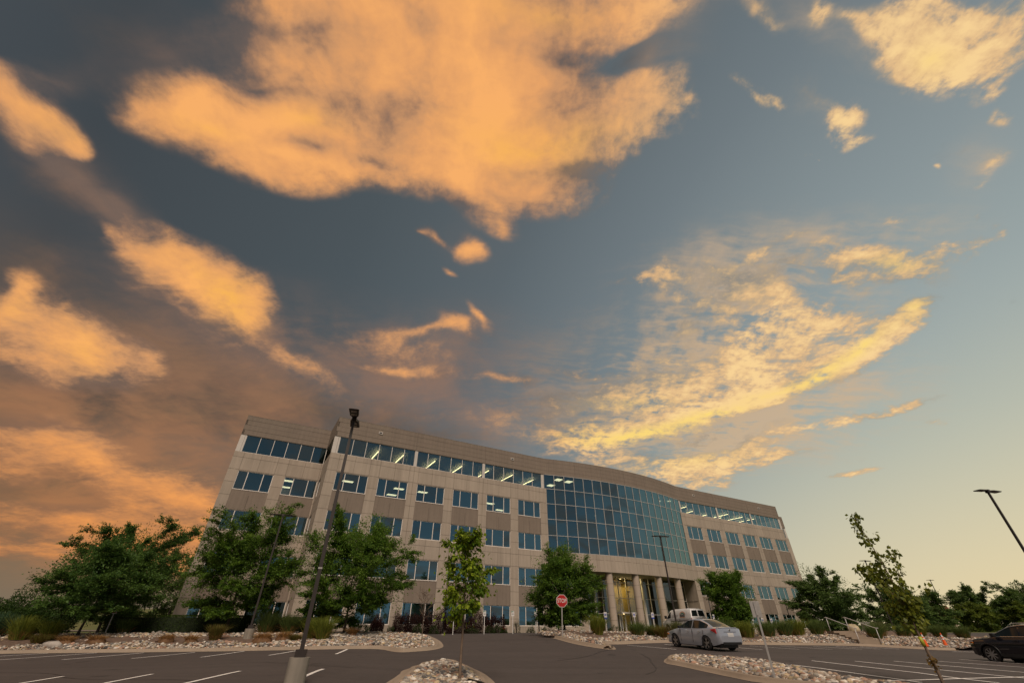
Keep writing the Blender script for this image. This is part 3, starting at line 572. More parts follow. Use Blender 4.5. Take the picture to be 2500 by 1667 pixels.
class Bed:
    def __init__(self, poly, kerb_n=None, gutter=.32, rise=None, mound=.1, its=2):
        P = np.array(poly, float); self.open = kerb_n is not None
        self.kerb_line = P[:kerb_n] if self.open else P
        x, y = P.T
        if (x*np.roll(y, -1)-y*np.roll(x, -1)).sum() < 0: self.kerb_line = self.kerb_line[::-1]; P = P[::-1]
        self.P = P; K = self.kerb_line
        for _ in range(its):
            Q = [K[0]] if self.open else []
            for i in range(len(K)-(1 if self.open else 0)):
                a_, b_ = K[i], K[(i+1) % len(K)]; Q += [a_*.75+b_*.25, a_*.25+b_*.75]
            if self.open: Q.append(K[-1])
            K = np.array(Q)
        self.K = K; self.gutter = gutter; self.rise = rise; self.mound = mound
    def dz(self, x, y):
        """bed surface above the asphalt"""
        d_ = dist_to(self.K, x, y, not self.open); self.d = d_
        s = np.clip((d_-self.gutter-.2)/1.4, 0, 1); h_ = .10 + self.mound*s*s*(3-2*s)
        if self.rise is not None: h_ = h_ + self.rise(x, y, d_)
        return h_
    def z(self, x, y): return float(lot_z(np.array([x]), np.array([y]))[0] + self.dz(np.array([x]), np.array([y]))[0])
    def build(self, m_soil):
        K = self.K; n = len(K)
        t = np.gradient(K, axis=0) if self.open else np.roll(K, -1, 0)-np.roll(K, 1, 0)
        t /= np.linalg.norm(t, axis=1)[:, None]; N = np.stack([-t[:, 1], t[:, 0]], 1)      # inward for ccw
        rows = [(0, .010), (self.gutter-.04, .014), (self.gutter, .12), (self.gutter+.04, .15), (self.gutter+.16, .15), (self.gutter+.19, .12), (self.gutter+.34, .05)]
        V = []
        for off, dz in rows:
            q = K+N*off; V.append(np.column_stack([q, lot_z(q[:, 0], q[:, 1])+dz]))
        V = np.concatenate(V); F = []
        for rw in range(len(rows)-1):
            for i in range(n-(1 if self.open else 0)):
                j = (i+1) % n; F.append((rw*n+i, rw*n+j, (rw+1)*n+j, (rw+1)*n+i))
        o = np_mesh('kerb', V, F, M['kerb']); tag(o, kind='structure')
        lo, hi = self.P.min(0), self.P.max(0); s = .28
        xs = np.arange(lo[0], hi[0], s); ys = np.arange(lo[1], hi[1], s); X, Y = np.meshgrid(xs, ys); x, y = X.ravel(), Y.ravel()
        dz = self.dz(x, y); Z = lot_z(x, y)+dz + np.random.default_rng(1).normal(0, .012, x.shape); nx = len(xs)
        i, j = np.meshgrid(np.arange(nx-1), np.arange(len(ys)-1)); a_ = (j*nx+i).ravel(); F = np.stack([a_, a_+1, a_+nx+1, a_+nx], 1)
        c = np.stack([x, y], 1)[F].mean(1); ok = inside(self.P, c[:, 0], c[:, 1]) & (dist_to(self.K, c[:, 0], c[:, 1], not self.open) > self.gutter+.2) & ~in_building(c[:, 0], c[:, 1], -.4)
        o = np_mesh('planting_bed', np.column_stack([x, y, Z]), F[ok], m_soil, smooth=True); tag(o, kind='structure')
def rise_west(x, y, d_):
    k = np.clip((d_-.6)/4.6, 0, 1); tip = np.clip((x+14)/5, 0, 1)
    target = np.clip(.38 - .012*(x+26), .2, .45)
    return k*target*(1-tip)*np.clip((43-y)/6, 0, 1)
def rise_east(x, y, d_):
    k = np.clip((d_-.4)/3.6, 0, 1); e = np.clip((x-18)/8, 0, 1)
    return k*(.16*(1-e)+.30*e)*np.clip((52-y)/8, 0, 1)
bed_w = Bed(BED_WEST, BED_WEST_KERB, rise=rise_west); bed_e = Bed(BED_EAST, BED_EAST_KERB, rise=rise_east)
bed_s = Bed(BED_SOUTH, gutter=.34, mound=.03, its=1); bed_i = Bed(BED_ISLAND, gutter=.16, mound=.05, its=1)
for b_ in (bed_w, bed_e, bed_s, bed_i): b_.build(M['mulch'])

# river rock: many squashed pebbles per bed
def ico(sub):
    import bmesh
    bm = bmesh.new(); bmesh.ops.create_icosphere(bm, subdivisions=sub, radius=1)
    V = np.array([v.co[:] for v in bm.verts]); F = np.array([[v.index for v in f.verts] for f in bm.faces]); bm.free(); return V, F
ICO = {1: ico(1), 2: ico(2)}
PEB = np.array([L3(214, 202, 186), L3(196, 176, 156), L3(228, 218, 202), L3(176, 166, 154), L3(150, 144, 138), L3(205, 184, 148), L3(190, 152, 130), L3(116, 112, 110), L3(234, 226, 214), L3(200, 172, 148)])
def rocks(bed, keep, n, size, seed, sub=1, name='river_rock'):
    g_ = np.random.default_rng(seed); lo, hi = bed.P.min(0), bed.P.max(0)
    x = g_.uniform(lo[0], hi[0], n*6); y = g_.uniform(lo[1], hi[1], n*6)
    ok = inside(bed.P, x, y); x, y = x[ok], y[ok]; dz = bed.dz(x, y); d_ = bed.d
    ok = (d_ > bed.gutter+.24) & keep(x, y, d_, g_.random(len(x))) & ~in_building(x, y, .3); x, y, dz = x[ok][:n], y[ok][:n], dz[ok][:n]; n = len(x)
    V0, F0 = ICO[sub]; r = size*np.exp(g_.normal(0, .45, n)); r = np.clip(r, size*.45, size*2.1)
    S = np.stack([r*g_.uniform(.85, 1.4, n), r*g_.uniform(.7, 1.05, n), r*g_.uniform(.5, .8, n)], 1)
    an = g_.uniform(0, 6.28, n); tl = g_.normal(0, .3, n)
    V = V0[None]*(1+g_.normal(0, .07, (n, len(V0), 1)))*S[:, None]
    y2 = V[..., 1]*np.cos(tl)[:, None]-V[..., 2]*np.sin(tl)[:, None]; z2 = V[..., 1]*np.sin(tl)[:, None]+V[..., 2]*np.cos(tl)[:, None]
    xr = V[..., 0]*np.cos(an)[:, None]-y2*np.sin(an)[:, None]; yr = V[..., 0]*np.sin(an)[:, None]+y2*np.cos(an)[:, None]
    pos = np.stack([x, y, lot_z(x, y)+dz+S[:, 2]*g_.uniform(.2, .75, n)], 1)
    V = np.stack([xr, yr, z2], -1)+pos[:, None]; F = (F0[None]+(np.arange(n)*len(V0))[:, None, None]).reshape(-1, 3)
    c = PEB[g_.integers(0, len(PEB), n)]*g_.uniform(.42, 1.12, (n, 1))*.84; c = np.repeat(c, len(F0), 0)
    o = np_mesh(name, V.reshape(-1, 3), F, M['rock'], col=c, smooth=True); tag(o, kind='stuff'); return o
rocks(bed_s, lambda x, y, d_, q: q < 1, 5200, .048, 1, 2)
rocks(bed_i, lambda x, y, d_, q: q < 1, 6000, .048, 2, 2)
rocks(bed_w, lambda x, y, d_, q: ((d_ < 2.0+.5*np.sin(x*1.3)) & (x < -7.5)) | ((x > -13) & (y < 43)) | ((d_ > 4.3) & (d_ < 6.3) & (y < 38)) | (q < .012), 15000, .055, 3, 2)
rocks(bed_e, lambda x, y, d_, q: ((d_ < 1.9+.5*np.sin(x*.9)) & (x < 20)) | ((x >= 20) & (d_ < 4.2+np.sin(x)*.8)) | ((d_ > 4.6) & (d_ < 5.8)) | (q < .012), 18000, .057, 4)
# ------------------------------------------------------------------ office building (local axes: x along the front, y into it, z up from eye level)
ob = thing('office_building', 'five-storey beige concrete office building with bowed blue glass centre and columned entrance', 'office building', (BN[0]*50, BN[1]*50, EYE), (0, 0, YAW))
Z1 = [(.72, 2.68), (4.72, 6.69), (8.74, 10.71), (12.73, 14.72)]              # window rows
ZS, ZR, ZP = 16.73, 18.70, 21.0                                             # ribbon sill, ribbon head, parapet top
A0, A1, R0, R1 = 5.62, 34.6, 61.75, 90.5
UA = [6.66+4.663*k for k in range(6)]; UR = [62.75+4.79*k for k in range(6)]; UC = [-2.7, 1.97]
ARC_R = 54.5
def arc(u):
    if u <= 34.4: return 0.
    if u >= 61.9: return .3
    t = (u-34.4)/27.5; x = (u-48.15)
    return -(math.sqrt(ARC_R**2-x*x)-math.sqrt(ARC_R**2-13.75**2)) + .3*t
def uniq(l): 
    l = sorted(l); o = [l[0]]
    for x in l[1:]:
        if x-o[-1] > 1e-3: o.append(x)
    return o
def facade(mb, u0, u1, z0, z1, holes, wf, dark, step=1.6, depth=.16):
    us = [u0, u1]+[h[0] for h in holes]+[h[1] for h in holes]+[x for d_ in dark for x in d_[:2]]; us = uniq([u for u in us if u0 <= u <= u1])
    us2 = []
    for a_, b_ in zip(us[:-1], us[1:]):
        n = max(1, math.ceil((b_-a_)/step)); us2 += [a_+(b_-a_)*i/n for i in range(n)]
    us = us2+[us[-1]]
    zs = uniq([z for z in [z0, z1]+[h[2] for h in holes]+[h[3] for h in holes]+[x for d_ in dark for x in d_[2:]] if z0 <= z <= z1])
    for a_, b_ in zip(us[:-1], us[1:]):
        for c, e in zip(zs[:-1], zs[1:]):
            um, zm = (a_+b_)/2, (c+e)/2
            if any(h[0] < um < h[1] and h[2] < zm < h[3] for h in holes): continue
            k = 1 if any(d_[0] < um < d_[1] and d_[2] < zm < d_[3] for d_ in dark) else 0
            o = .035 if k else 0.                                            # darker infill panels sit slightly back
            mb.quad((a_, wf(a_)+o, c), (b_, wf(b_)+o, c), (b_, wf(b_)+o, e), (a_, wf(a_)+o, e), k)
    for h in holes:
        a_, b_, c, e = h; wa, wb = wf(a_), wf(b_)
        mb.quad((a_, wa, c), (a_, wa+depth, c), (a_, wa+depth, e), (a_, wa, e)); mb.quad((b_, wb+depth, c), (b_, wb, c), (b_, wb, e), (b_, wb+depth, e))
        mb.quad((a_, wa+depth, c), (a_, wa, c), (b_, wb, c), (b_, wb+depth, c)); mb.quad((a_, wa, e), (a_, wa+depth, e), (b_, wb+depth, e), (b_, wb, e))
JZ = [14.80-1.34*i for i in range(12)]; FULL = (16.14, 14.80, 8.10, 6.76)
def joints(mb, u0, u1, bays, wf, wd, pier_mid):
    def hj(a_, b_, z):
        n = max(1, math.ceil((b_-a_)/1.6))
        for i in range(n):
            p, q = a_+(b_-a_)*i/n, a_+(b_-a_)*(i+1)/n
            mb.quad((p, wf(p)-.003, z-.014), (q, wf(q)-.003, z-.014), (q, wf(q)-.003, z+.014), (p, wf(p)-.003, z+.014), 2)
    def vj(u, c, e):
        w = wf(u)-.0035; mb.quad((u-.012, w, c), (u+.012, w, c), (u+.012, w, e), (u-.012, w, e), 2)
    for z in FULL: hj(u0, u1, z)
    edges = [u0]
    for b_ in bays: edges += [b_, b_+wd]
    edges.append(u1)
    for z in JZ:
        if z in FULL or z < -.6: continue
        for i in range(0, len(edges), 2):
            if edges[i+1]-edges[i] > .05: hj(edges[i], edges[i+1], z)
    for b_ in bays:
        for u in (b_, b_+wd/2, b_+wd):
            vj(u, 14.80, ZS); vj(u, 6.72, 8.72)
        vj(b_+wd*.5, -1.2, .68); vj(b_+wd*.5, 10.75, 12.2); vj(b_+wd*.5, 2.74, 4.2)
    for u in pier_mid: vj(u, -1.2, ZS)
wA = 3.52; wR = 3.55
flat = lambda w: (lambda u: w)
wall = MB()
# main west front, and on round the bow to the entrance recess
hA = [(u, u+wA, a_, b_) for u in UA for a_, b_ in Z1]
dA = [(u, u+wA, 10.71, 12.73) for u in UA] + [(u, u+wA, 2.68, 4.72) for u in UA]
facade(wall, A0, A1, -1.6, ZS, hA, arc, dA)
joints(wall, A0, A1, UA, arc, wA, [UA[1]+wA+.57, UA[3]+wA+.57])
h6 = [(34.95, 34.95+wA, a_, b_) for a_, b_ in Z1[:2]]
facade(wall, A1, 38.9, -1.6, 6.72, h6, arc, [(34.95, 34.95+wA, 2.68, 4.72)])
# east front
hR = [(u, u+wR, a_, b_) for u in UR for a_, b_ in Z1]; dR = [(u, u+wR, 10.71, 12.73) for u in UR]+[(u, u+wR, 2.68, 4.72) for u in UR]
facade(wall, R0, R1, -1.6, ZS, hR, arc, dR); joints(wall, R0, R1, UR, arc, wR, [UR[1]+wR+.62, UR[3]+wR+.62])
# set-back end bays
hC = [(u, u+wA, a_, b_) for u in UC for a_, b_ in Z1]; dC = [(u, u+wA, 10.71, 12.73) for u in UC]+[(u, u+wA, 2.68, 4.72) for u in UC]
facade(wall, -3.7, A0, -1.6, ZS, hC, flat(4.85), dC); joints(wall, -3.7, A0, UC, flat(4.85), wA, [])
facade(wall, R1, 100.3, -1.6, ZS, [(92., 95.5, a_, b_) for a_, b_ in Z1], flat(5.2), [])
# band under the curved glazing
facade(wall, A1, R0, 6.72, 8.74, [], arc, [])
for z in (8.10,):
    for i in range(18):
        p, q = A1+(R0-A1)*i/18, A1+(R0-A1)*(i+1)/18; wall.quad((p, arc(p)-.003, z-.014), (q, arc(q)-.003, z-.014), (q, arc(q)-.003, z+.014), (p, arc(p)-.003, z+.014), 2)
for i in range(1, 12):
    u = A1+(R0-A1)*i/12; wall.quad((u-.012, arc(u)-.004, 6.72), (u+.012, arc(u)-.004, 6.72), (u+.012, arc(u)-.004, 8.74), (u-.012, arc(u)-.004, 8.74), 2)
# returns: inner corner of the west wing (with its narrow windows), recess cheeks, outer ends, sills behind the ribbon
def ret(u, w0, w1, z0, z1, sgn, holes=()):
    zs = uniq([z0, z1]+[x for h in holes for x in h[2:]]); ws = uniq([w0, w1]+[x for h in holes for x in h[:2]])
    for a_, b_ in zip(ws[:-1], ws[1:]):
        for c, e in zip(zs[:-1], zs[1:]):
            if any(h[0] < (a_+b_)/2 < h[1] and h[2] < (c+e)/2 < h[3] for h in holes): continue
            q = [(u, a_, c), (u, b_, c), (u, b_, e), (u, a_, e)]
            wall.quad(*(q if sgn > 0 else q[::-1]))
rw = [(3.3, 4.85, a_, b_) for a_, b_ in Z1]
ret(A0, 0, 4.85, -1.6, ZS, -1, rw)
for z in JZ+[16.14]: wall.quad((A0-.003, 4.8, z-.014), (A0-.003, 0, z-.014), (A0-.003, 0, z+.014), (A0-.003, 4.8, z+.014), 2)
ret(38.9, arc(38.9), 2.6, -1.6, 6.72, 1); ret(R0, arc(R0), 2.6, -1.6, 6.72, -1)
ret(-3.7, 4.85, 26, -1.6, ZS, -1); ret(R1, .3, 5.2, -1.6, ZS, 1); ret(100.3, 5.2, 26, -1.6, ZS, 1)
wall.quad((100.3, 26, -1.6), (-3.7, 26, -1.6), (-3.7, 26, ZP), (100.3, 26, ZP))
# pier beside the entrance is a full return thickness
wall.build('wall', [M['precast'], M['aggregate'], M['joint']], ob)
# parapet: board-marked aggregate band over the ribbon glazing, with coping
par = MB()
def parapet(u0, u1, wf, seg):
    n = max(1, round((u1-u0)/seg))
    for i in range(n):
        a_, b_ = u0+(u1-u0)*i/n, u0+(u1-u0)*(i+1)/n; m = max(1, math.ceil((b_-a_)/1.5))
        for k in range(m):
            p, q = a_+(b_-a_)*k/m, a_+(b_-a_)*(k+1)/m
            for j in range(4):
                c, e = ZR+.575*j, ZR+.575*(j+1); o = -.008*(j % 2)
                par.quad((p, wf(p)+o, c), (q, wf(q)+o, c), (q, wf(q)+o, e), (p, wf(p)+o, e))
                if j: par.quad((p, wf(p)-.010, c-.010), (q, wf(q)-.010, c-.010), (q, wf(q)-.010, c+.010), (p, wf(p)-.010, c+.010), 1)
            par.quad((p, wf(p), ZR), (p, wf(p)+.45, ZR), (q, wf(q)+.45, ZR), (q, wf(q), ZR))
            par.quad((p, wf(p)-.02, ZP), (q, wf(q)-.02, ZP), (q, wf(q)+.4, ZP), (p, wf(p)+.4, ZP))
            par.quad((p, wf(p)-.02, ZP-.05), (q, wf(q)-.02, ZP-.05), (q, wf(q)-.02, ZP), (p, wf(p)-.02, ZP), 0)
        if i: par.quad((a_-.014, wf(a_)-.012, ZR), (a_+.014, wf(a_)-.012, ZR), (a_+.014, wf(a_)-.012, ZP-.06), (a_-.014, wf(a_)-.012, ZP-.06), 1)
parapet(A0, A1, arc, 9.66); parapet(A1, R0, arc, 4.6); parapet(R0, R1, arc, 9.6); parapet(-3.7, A0-.001, flat(4.85), 9.4); parapet(R1, 100.3, flat(5.2), 9.8)
for u, w0, w1 in ((A0, 0, 4.85), (-3.7, 4.85, 26), (R1, .3, 5.2), (100.3, 5.2, 26)):
    par.box(u-.011 if u in (A0, -3.7) else u-.2, u+.2 if u in (A0, -3.7) else u+.011, w0, w1, ZR, ZP)
par.build('parapet', [M['aggregate'], M['joint']], ob)
rf = MB()
rf.quad((A0, .3, 20.3), (R1, .3, 20.3), (R1, 26, 20.3), (A0, 26, 20.3)); rf.quad((-3.6, 4.9, 20.3), (A0, 4.9, 20.3), (A0, 26, 20.3), (-3.6, 26, 20.3)); rf.quad((R1, 5.3, 20.3), (100.2, 5.3, 20.3), (100.2, 26, 20.3), (R1, 26, 20.3))
rf.build('roof', M['inside'], ob)
hb = MB(); hb.box(4.3, 6.0, 8.6, 10.2, 20.3, 22.15); hb.box(4.2, 6.1, 8.5, 10.3, 22.15, 22.25); hb.build('roof_hatch', M['cover'], ob)

# windows: frame with three lights and its pane as a sub-part
def window_mesh(w, h):
    f = MB(); t = .065; y0, y1 = .055, .125
    f.box(0, w, y0-.03, y1, 0, .075); f.box(0, w, y0, y1, h-t, h); f.box(0, t, y0+.002, y1, .075, h-t); f.box(w-t, w, y0+.002, y1, .075, h-t)
    for k in (.28, .72): f.box(w*k-.038, w*k+.038, y0+.004, y1, .075, h-t)
    p = MB()
    for a_, b_ in ((t, w*.28), (w*.28, w*.72), (w*.72, w-t)): p.quad((a_, .10, .07), (b_, .10, .07), (b_, .10, h-t), (a_, .10, h-t))
    return f, p
protos = {}
BLINDS = MB(); BLINDS.quad((.06, .24, .08), (3.46, .24, .08), (3.46, .24, 1.9), (.06, .24, 1.9)); blind0 = None
M['blind'] = mat('blind', (.36, .40, .40), .8)
def add_window(u, w, z, wd, h, rot=0., blind=False):
    global blind0
    key = (wd, round(h, 2))
    if key not in protos:
        f, p = window_mesh(wd, h); o = f.build('window', M['mullion'], ob); p.build('pane', M['glass'], o); protos[key] = o
    else: o = copy_tree(protos[key], ob)
    for c in [c for c in o.children if c.name.startswith('blind')]: bpy.data.objects.remove(c)
    o.location = (u, w, z); o.rotation_euler = (0, 0, rot)
    if blind:
        if blind0 is None: blind0 = BLINDS.build('blind', M['blind'], o)
        else: c = blind0.copy(); sc.collection.objects.link(c); c.parent = o
for r_, (a_, b_) in enumerate(Z1):
    for k, u in enumerate(UA): add_window(u, 0, a_, wA, round(b_-a_, 2), blind=(r_ == 0 and k in (1, 2, 3)) or (r_ == 1 and k == 2))
    for k, u in enumerate(UR): add_window(u, .3, a_, wR, round(b_-a_, 2), blind=False)
    for k, u in enumerate(UC): add_window(u, 4.85, a_, wA, round(b_-a_, 2), blind=(r_ == 0 and k == 0))
    add_window(A0, 4.85, a_, 1.55, round(b_-a_, 2), -math.pi/2)
    add_window(92., 5.2, a_, 3.5, round(b_-a_, 2))
for a_, b_ in Z1[:2]: 
    add_window(34.95, arc(34.95), a_, wA, round(b_-a_, 2), math.atan2(arc(38.47)-arc(34.95), wA))
# top-floor ribbon glazing
def ribbon_win(u0, u1, wf, n, cov0, cov1):
    f = MB(); p = MB(); c = MB(); H0, H1 = ZS, ZR
    if cov0: c.box(u0, u0+cov0, wf(u0)+.05, wf(u0)+.35, H0, H1); c.box(u0+cov0*.7-.01, u0+cov0*.7+.01, wf(u0)+.045, wf(u0)+.06, H0, H1, 1)
    if cov1: c.box(u1-cov1, u1, wf(u1)+.05, wf(u1)+.35, H0, H1)
    a_, b_ = u0+cov0, u1-cov1
    for i in range(n+1):
        u = a_+(b_-a_)*i/n; w = wf(u)+.10; f.box(u-.028, u+.028, w-.02, w+.06, H0+.05, H1-.05)
        if i < n:
            q = a_+(b_-a_)*(i+1)/n; w2 = wf(q)+.10
            p.quad((u, w+.03, H0), (q, w2+.03, H0), (q, w2+.03, H1), (u, w+.03, H1))
    m = max(1, math.ceil((b_-a_)/1.6))
    for i in range(m):
        u, q = a_+(b_-a_)*i/m, a_+(b_-a_)*(i+1)/m
        for c_, e_ in ((H0, H0+.05), (H1-.05, H1)):
            f.add([(u, wf(u)+.07, c_), (q, wf(q)+.07, c_), (q, wf(q)+.07, e_), (u, wf(u)+.07, e_)], [(0, 1, 2, 3)])
        f.quad((u, wf(u), H0+.001), (q, wf(q), H0+.001), (q, wf(q)+.25, H0+.001), (u, wf(u)+.25, H0+.001))
    o = f.build('ribbon_window', M['mullion'], ob); p.build('pane', M['glass'], o)
    if cov0 or cov1: c.build('column_cover', [M['cover'], M['joint']], o)
ribbon_win(A0, 15.42, arc, 6, .64, .0); ribbon_win(15.42, 24.75, arc, 6, .0, .0); ribbon_win(24.75, 34.25, arc, 6, .0, .36)
for u in (15.42, 24.75):
    c = MB(); c.box(u-.19, u+.19, .05, .3, ZS+.002, ZR); c.build('column_cover', M['cover'], ob)
ribbon_win(-3.7, A0, flat(4.85), 6, .62, 0.)
ribbon_win(61.95, 71.65, arc, 6, .36, 0); ribbon_win(71.65, 81.25, arc, 6, 0, 0); ribbon_win(81.25, R1, arc, 6, 0, .5)
for u in (71.65, 81.25):
    c = MB(); c.box(u-.17, u+.17, .35, .6, ZS+.002, ZR); c.build('column_cover', M['cover'], ob)
ribbon_win(R1, 100.3, flat(5.2), 6, 0, .5)
# bowed curtain wall
cw = MB(); gp = MB(); N = 18; zr = [8.74, 10.71, 12.73, 14.72, ZS, ZR]
us = [34.25+(61.95-34.25)*i/N for i in range(N+1)]
for i, u in enumerate(us):
    w = arc(u)+.02; lo = 8.74 if A1-.1 < u < R0+.1 else ZS
    cw.box(u-.03, u+.03, w-.035, w+.08, lo, ZR)
    if i < N:
        q = us[i+1]; w2 = arc(q)+.02
        gp.quad((u, w+.03, 8.74 if i not in () else ZS), (q, w2+.03, 8.74), (q, w2+.03, ZR), (u, w+.03, ZR))
        for z in zr:
            cw.add([(u+.03, w-.03, z-.028), (q-.03, w2-.03, z-.028), (q-.03, w2-.03, z+.028), (u+.03, w-.03, z+.028), (u+.03, w+.06, z+.028), (q-.03, w2+.06, z+.028), (u+.03, w+.06, z-.028), (q-.03, w2+.06, z-.028)],
                   [(0, 1, 2, 3), (3, 2, 5, 4), (6, 7, 1, 0)])
cwo = cw.build('curtain_wall', M['mullion_curtain'], ob); gp.build('pane', M['glass'], cwo)

# interiors: ceilings, floors, spandrel backing, partitions and columns behind the glass
ceil = MB(); flr = MB(); bk = MB()
def wf_all(u): return 4.85 if u < A0 else (5.2 if u > R1 else arc(u))
useg = uniq([-3.6, A0-.01]+[A0+(R1-A0)*i/56 for i in range(57)]+[R1+.01, 100.2])
tops = [2.80, 6.66, 10.82, 14.84, 18.66]; flrs = [0., 4.05, 8.05, 12.05, 16.05]
for f_, (zt, zf) in enumerate(zip(tops, flrs)):
    for a_, b_ in zip(useg[:-1], useg[1:]):
        if b_-a_ < .05: continue
        if f_ < 2 and 38.9 < (a_+b_)/2 < R0: continue
        wa, wb = wf_all(a_+.001)+.2, wf_all(b_-.001)+.2
        ceil.quad((a_, wa, zt), (a_, 14, zt), (b_, 14, zt), (b_, wb, zt)); flr.quad((a_, wa, zf), (b_, wb, zf), (b_, 14, zf), (a_, 14, zf))
        if A1 < (a_+b_)/2 < R0 and f_ >= 2:
            bk.quad((a_, wa+.02, zf-1.2), (b_, wb+.02, zf-1.2), (b_, wb+.02, zf+.66), (a_, wa+.02, zf+.66))
    bk.quad((-3.6, 10.5, zf), (38.9, 10.5, zf), (38.9, 10.5, zt), (-3.6, 10.5, zt)); bk.quad((61.75, 10.5, zf), (100, 10.5, zf), (100, 10.5, zt), (61.75, 10.5, zt))
    if f_ >= 2: bk.quad((38.9, 10.5, zf), (61.75, 10.5, zf), (61.75, 10.5, zt), (38.9, 10.5, zt))
rr = random.Random(11)
for f_ in range(4):
    for u in UA+UR:
        if rr.random() < .55: bk.box(u+rr.uniform(-.6, .1), u+rr.uniform(3.4, 4.4), rr.uniform(3., 6.5), 7., flrs[f_], flrs[f_]+rr.uniform(1.4, 2.75))
        if rr.random() < .6: bk.box(u+rr.uniform(.3, 1.2), u+rr.uniform(1.6, 2.9), .9, 1.6, flrs[f_], flrs[f_]+rr.uniform(.9, 1.35))
for f_ in (2, 3, 4):
    for k in range(12):
        u = 35.5+k*2.2+rr.uniform(-.5, .5)
        if rr.random() < .6: bk.box(u, u+rr.uniform(1., 2.4), arc(u)+rr.uniform(1., 4.), arc(u)+rr.uniform(4.2, 6.), flrs[f_], flrs[f_]+rr.uniform(1.1, 2.75))
ceil.build('ceiling', M['ceiling'], ob); flr.build('floor_slab', M['carpet'], ob); bk.build('interior_wall', M['inside'], ob)
for u in (43.6, 48.2, 52.8, 57.4):
    for f_ in (2, 3, 4): ic = MB(); ic.cyl((u, arc(u)+1.5, flrs[f_]), .32, tops[f_]-flrs[f_], 20); ic.build('interior_column', M['cover'], ob)
for u in (15.42, 24.75, 71.65, 81.25): ic = MB(); ic.cyl((u-.5, 1.3, 16.05), .3, 2.6, 20); ic.build('interior_column', M['cover'], ob)
# hung fluorescent strips on the top floor, ceiling panels below
def strip(u, w0, w1, z=18.3):
    s = MB(); s.box(u-.035, u+.035, w0, w1, z-.02, z+.0); s.box(u-.06, u+.06, w0-.02, w1+.02, z+.004, z+.03); s.box(u-.05, u+.05, w0, w1, z+.034, z+.05)
    o = s.build('strip_light', M['tube'], ob)
    return o
for u, w0, w1 in ((11.1, 1.5, 5.4), (14.18, 1.4, 5.4), (18.4, 1.4, 5.4), (22.25, 1.5, 5.4), (26.17, 1.4, 5.4), (29.95, 1.4, 5.4), (33.7, 1.9, 5.4), (65.4, 1.7, 3.1), (69.05, 3.4, 4.8), (76.6, 1.7, 5.2), (81.0, 1.6, 5.4), (84.35, 1.7, 5.4), (77.9, 4.2, 6.5), (73.6, 4., 5.6)): strip(u, w0, w1)
def panel(u, w, z, du=.6, dw=.6):
    s = MB(); s.box(u-du, u+du, w-dw, w+dw, z-.03, z-.004); return s.build('ceiling_light', M['troffer'], ob)
for u, w, z in ((14.84, 3.57, 14.84), (14.9, 6.76, 14.84), (17.94, 3.55, 14.84), (2.44, 6.9, 14.84), (2.47, 9.9, 14.84), (8.65, 3.6, 14.84), (28., 4.3, 14.84), (30.96, 6.95, 14.84)): panel(u, w, z, .6, .32)
for u, w in ((37.54, .99), (38.2, 3.92), (39.42, 1.02)): panel(u, w, 18.66, .5, .5)
for u, w, z in ((57.6, .9, 18.6), (59.3, 2.2, 18.6), (60.9, 1.4, 18.6), (45.4, 2.4, 14.8), (46.2, 5., 14.8)): panel(u, w, z, .22, .22)

# entrance: soffit, columns, lobby glazing, doors, number
so = MB()
for i in range(16):
    p, q = 38.9+(R0-38.9)*i/16, 38.9+(R0-38.9)*(i+1)/16
    so.quad((p, arc(p), 6.72), (p, 2.6, 6.72), (q, 2.6, 6.72), (q, arc(q), 6.72))
so.build('soffit', M['soffit'], ob)
M['column'] = concrete('column_concrete', (.43, .355, .29), .10, .08)
for u in (39.45, 43.55, 48.15, 52.8, 57.35):
    c = MB(); w = arc(u)+.62; b0 = -1.4
    for k in range(7):
        z0 = -1.28+1.34*k; z1 = min(z0+1.34, 6.72)
        if z1 > z0: c.cyl((u, w, z0+.012), .475, z1-z0-.024, 32)
        c.cyl((u, w, z0-.012), .462, .024, 32, 1)
    c.build('column', [M['column'], M['joint']], ob)
lg = MB(); lp = MB(); u0, u1 = 38.95, R0-.02; lw_ = 2.6
nm = 15
for i in range(nm+1):
    u = u0+(u1-u0)*i/nm; lg.box(u-.035, u+.035, lw_-.05, lw_+.06, -1., 6.72)
    if i in (3, 9): lg.box(u-.16, u+.16, lw_-.3, lw_-.052, -1., 6.72)
for z in (2.25, 4.12, 6.05): lg.box(u0, u1, lw_-.045, lw_+.05, z-.035, z+.035)
lp.quad((u0, lw_, -1), (u1, lw_, -1), (u1, lw_, 6.7), (u0, lw_, 6.7))
lgo = lg.build('lobby_glazing', M['mullion'], ob); lp.build('pane', M['glass_lobby'], lgo)
li = MB()
li.quad((38.95, 9, -.1), (R0, 9, -.1), (R0, 9, 6.7), (38.95, 9, 6.7), 0); li.quad((38.95, 2.62, -.1), (R0, 2.62, -.1), (R0, 9, -.1), (38.95, 9, -.1), 1)
li.quad((38.95, 2.62, 6.66), (38.95, 9, 6.66), (R0, 9, 6.66), (R0, 2.62, 6.66), 2); li.quad((38.95, 2.62, -.1), (38.95, 9, -.1), (38.95, 9, 6.66), (38.95, 2.62, 6.66)); li.quad((R0, 9, -.1), (R0, 2.62, -.1), (R0, 2.62, 6.66), (R0, 9, 6.66))
li.build('lobby_interior', [M['inside'], M['carpet'], M['soffit']], ob)
yw = MB(); yw.box(47.6, 53.2, 4.6, 4.9, -.1, 6.6); yw.build('lobby_feature_wall', M['lobby'], ob)
dr = MB()
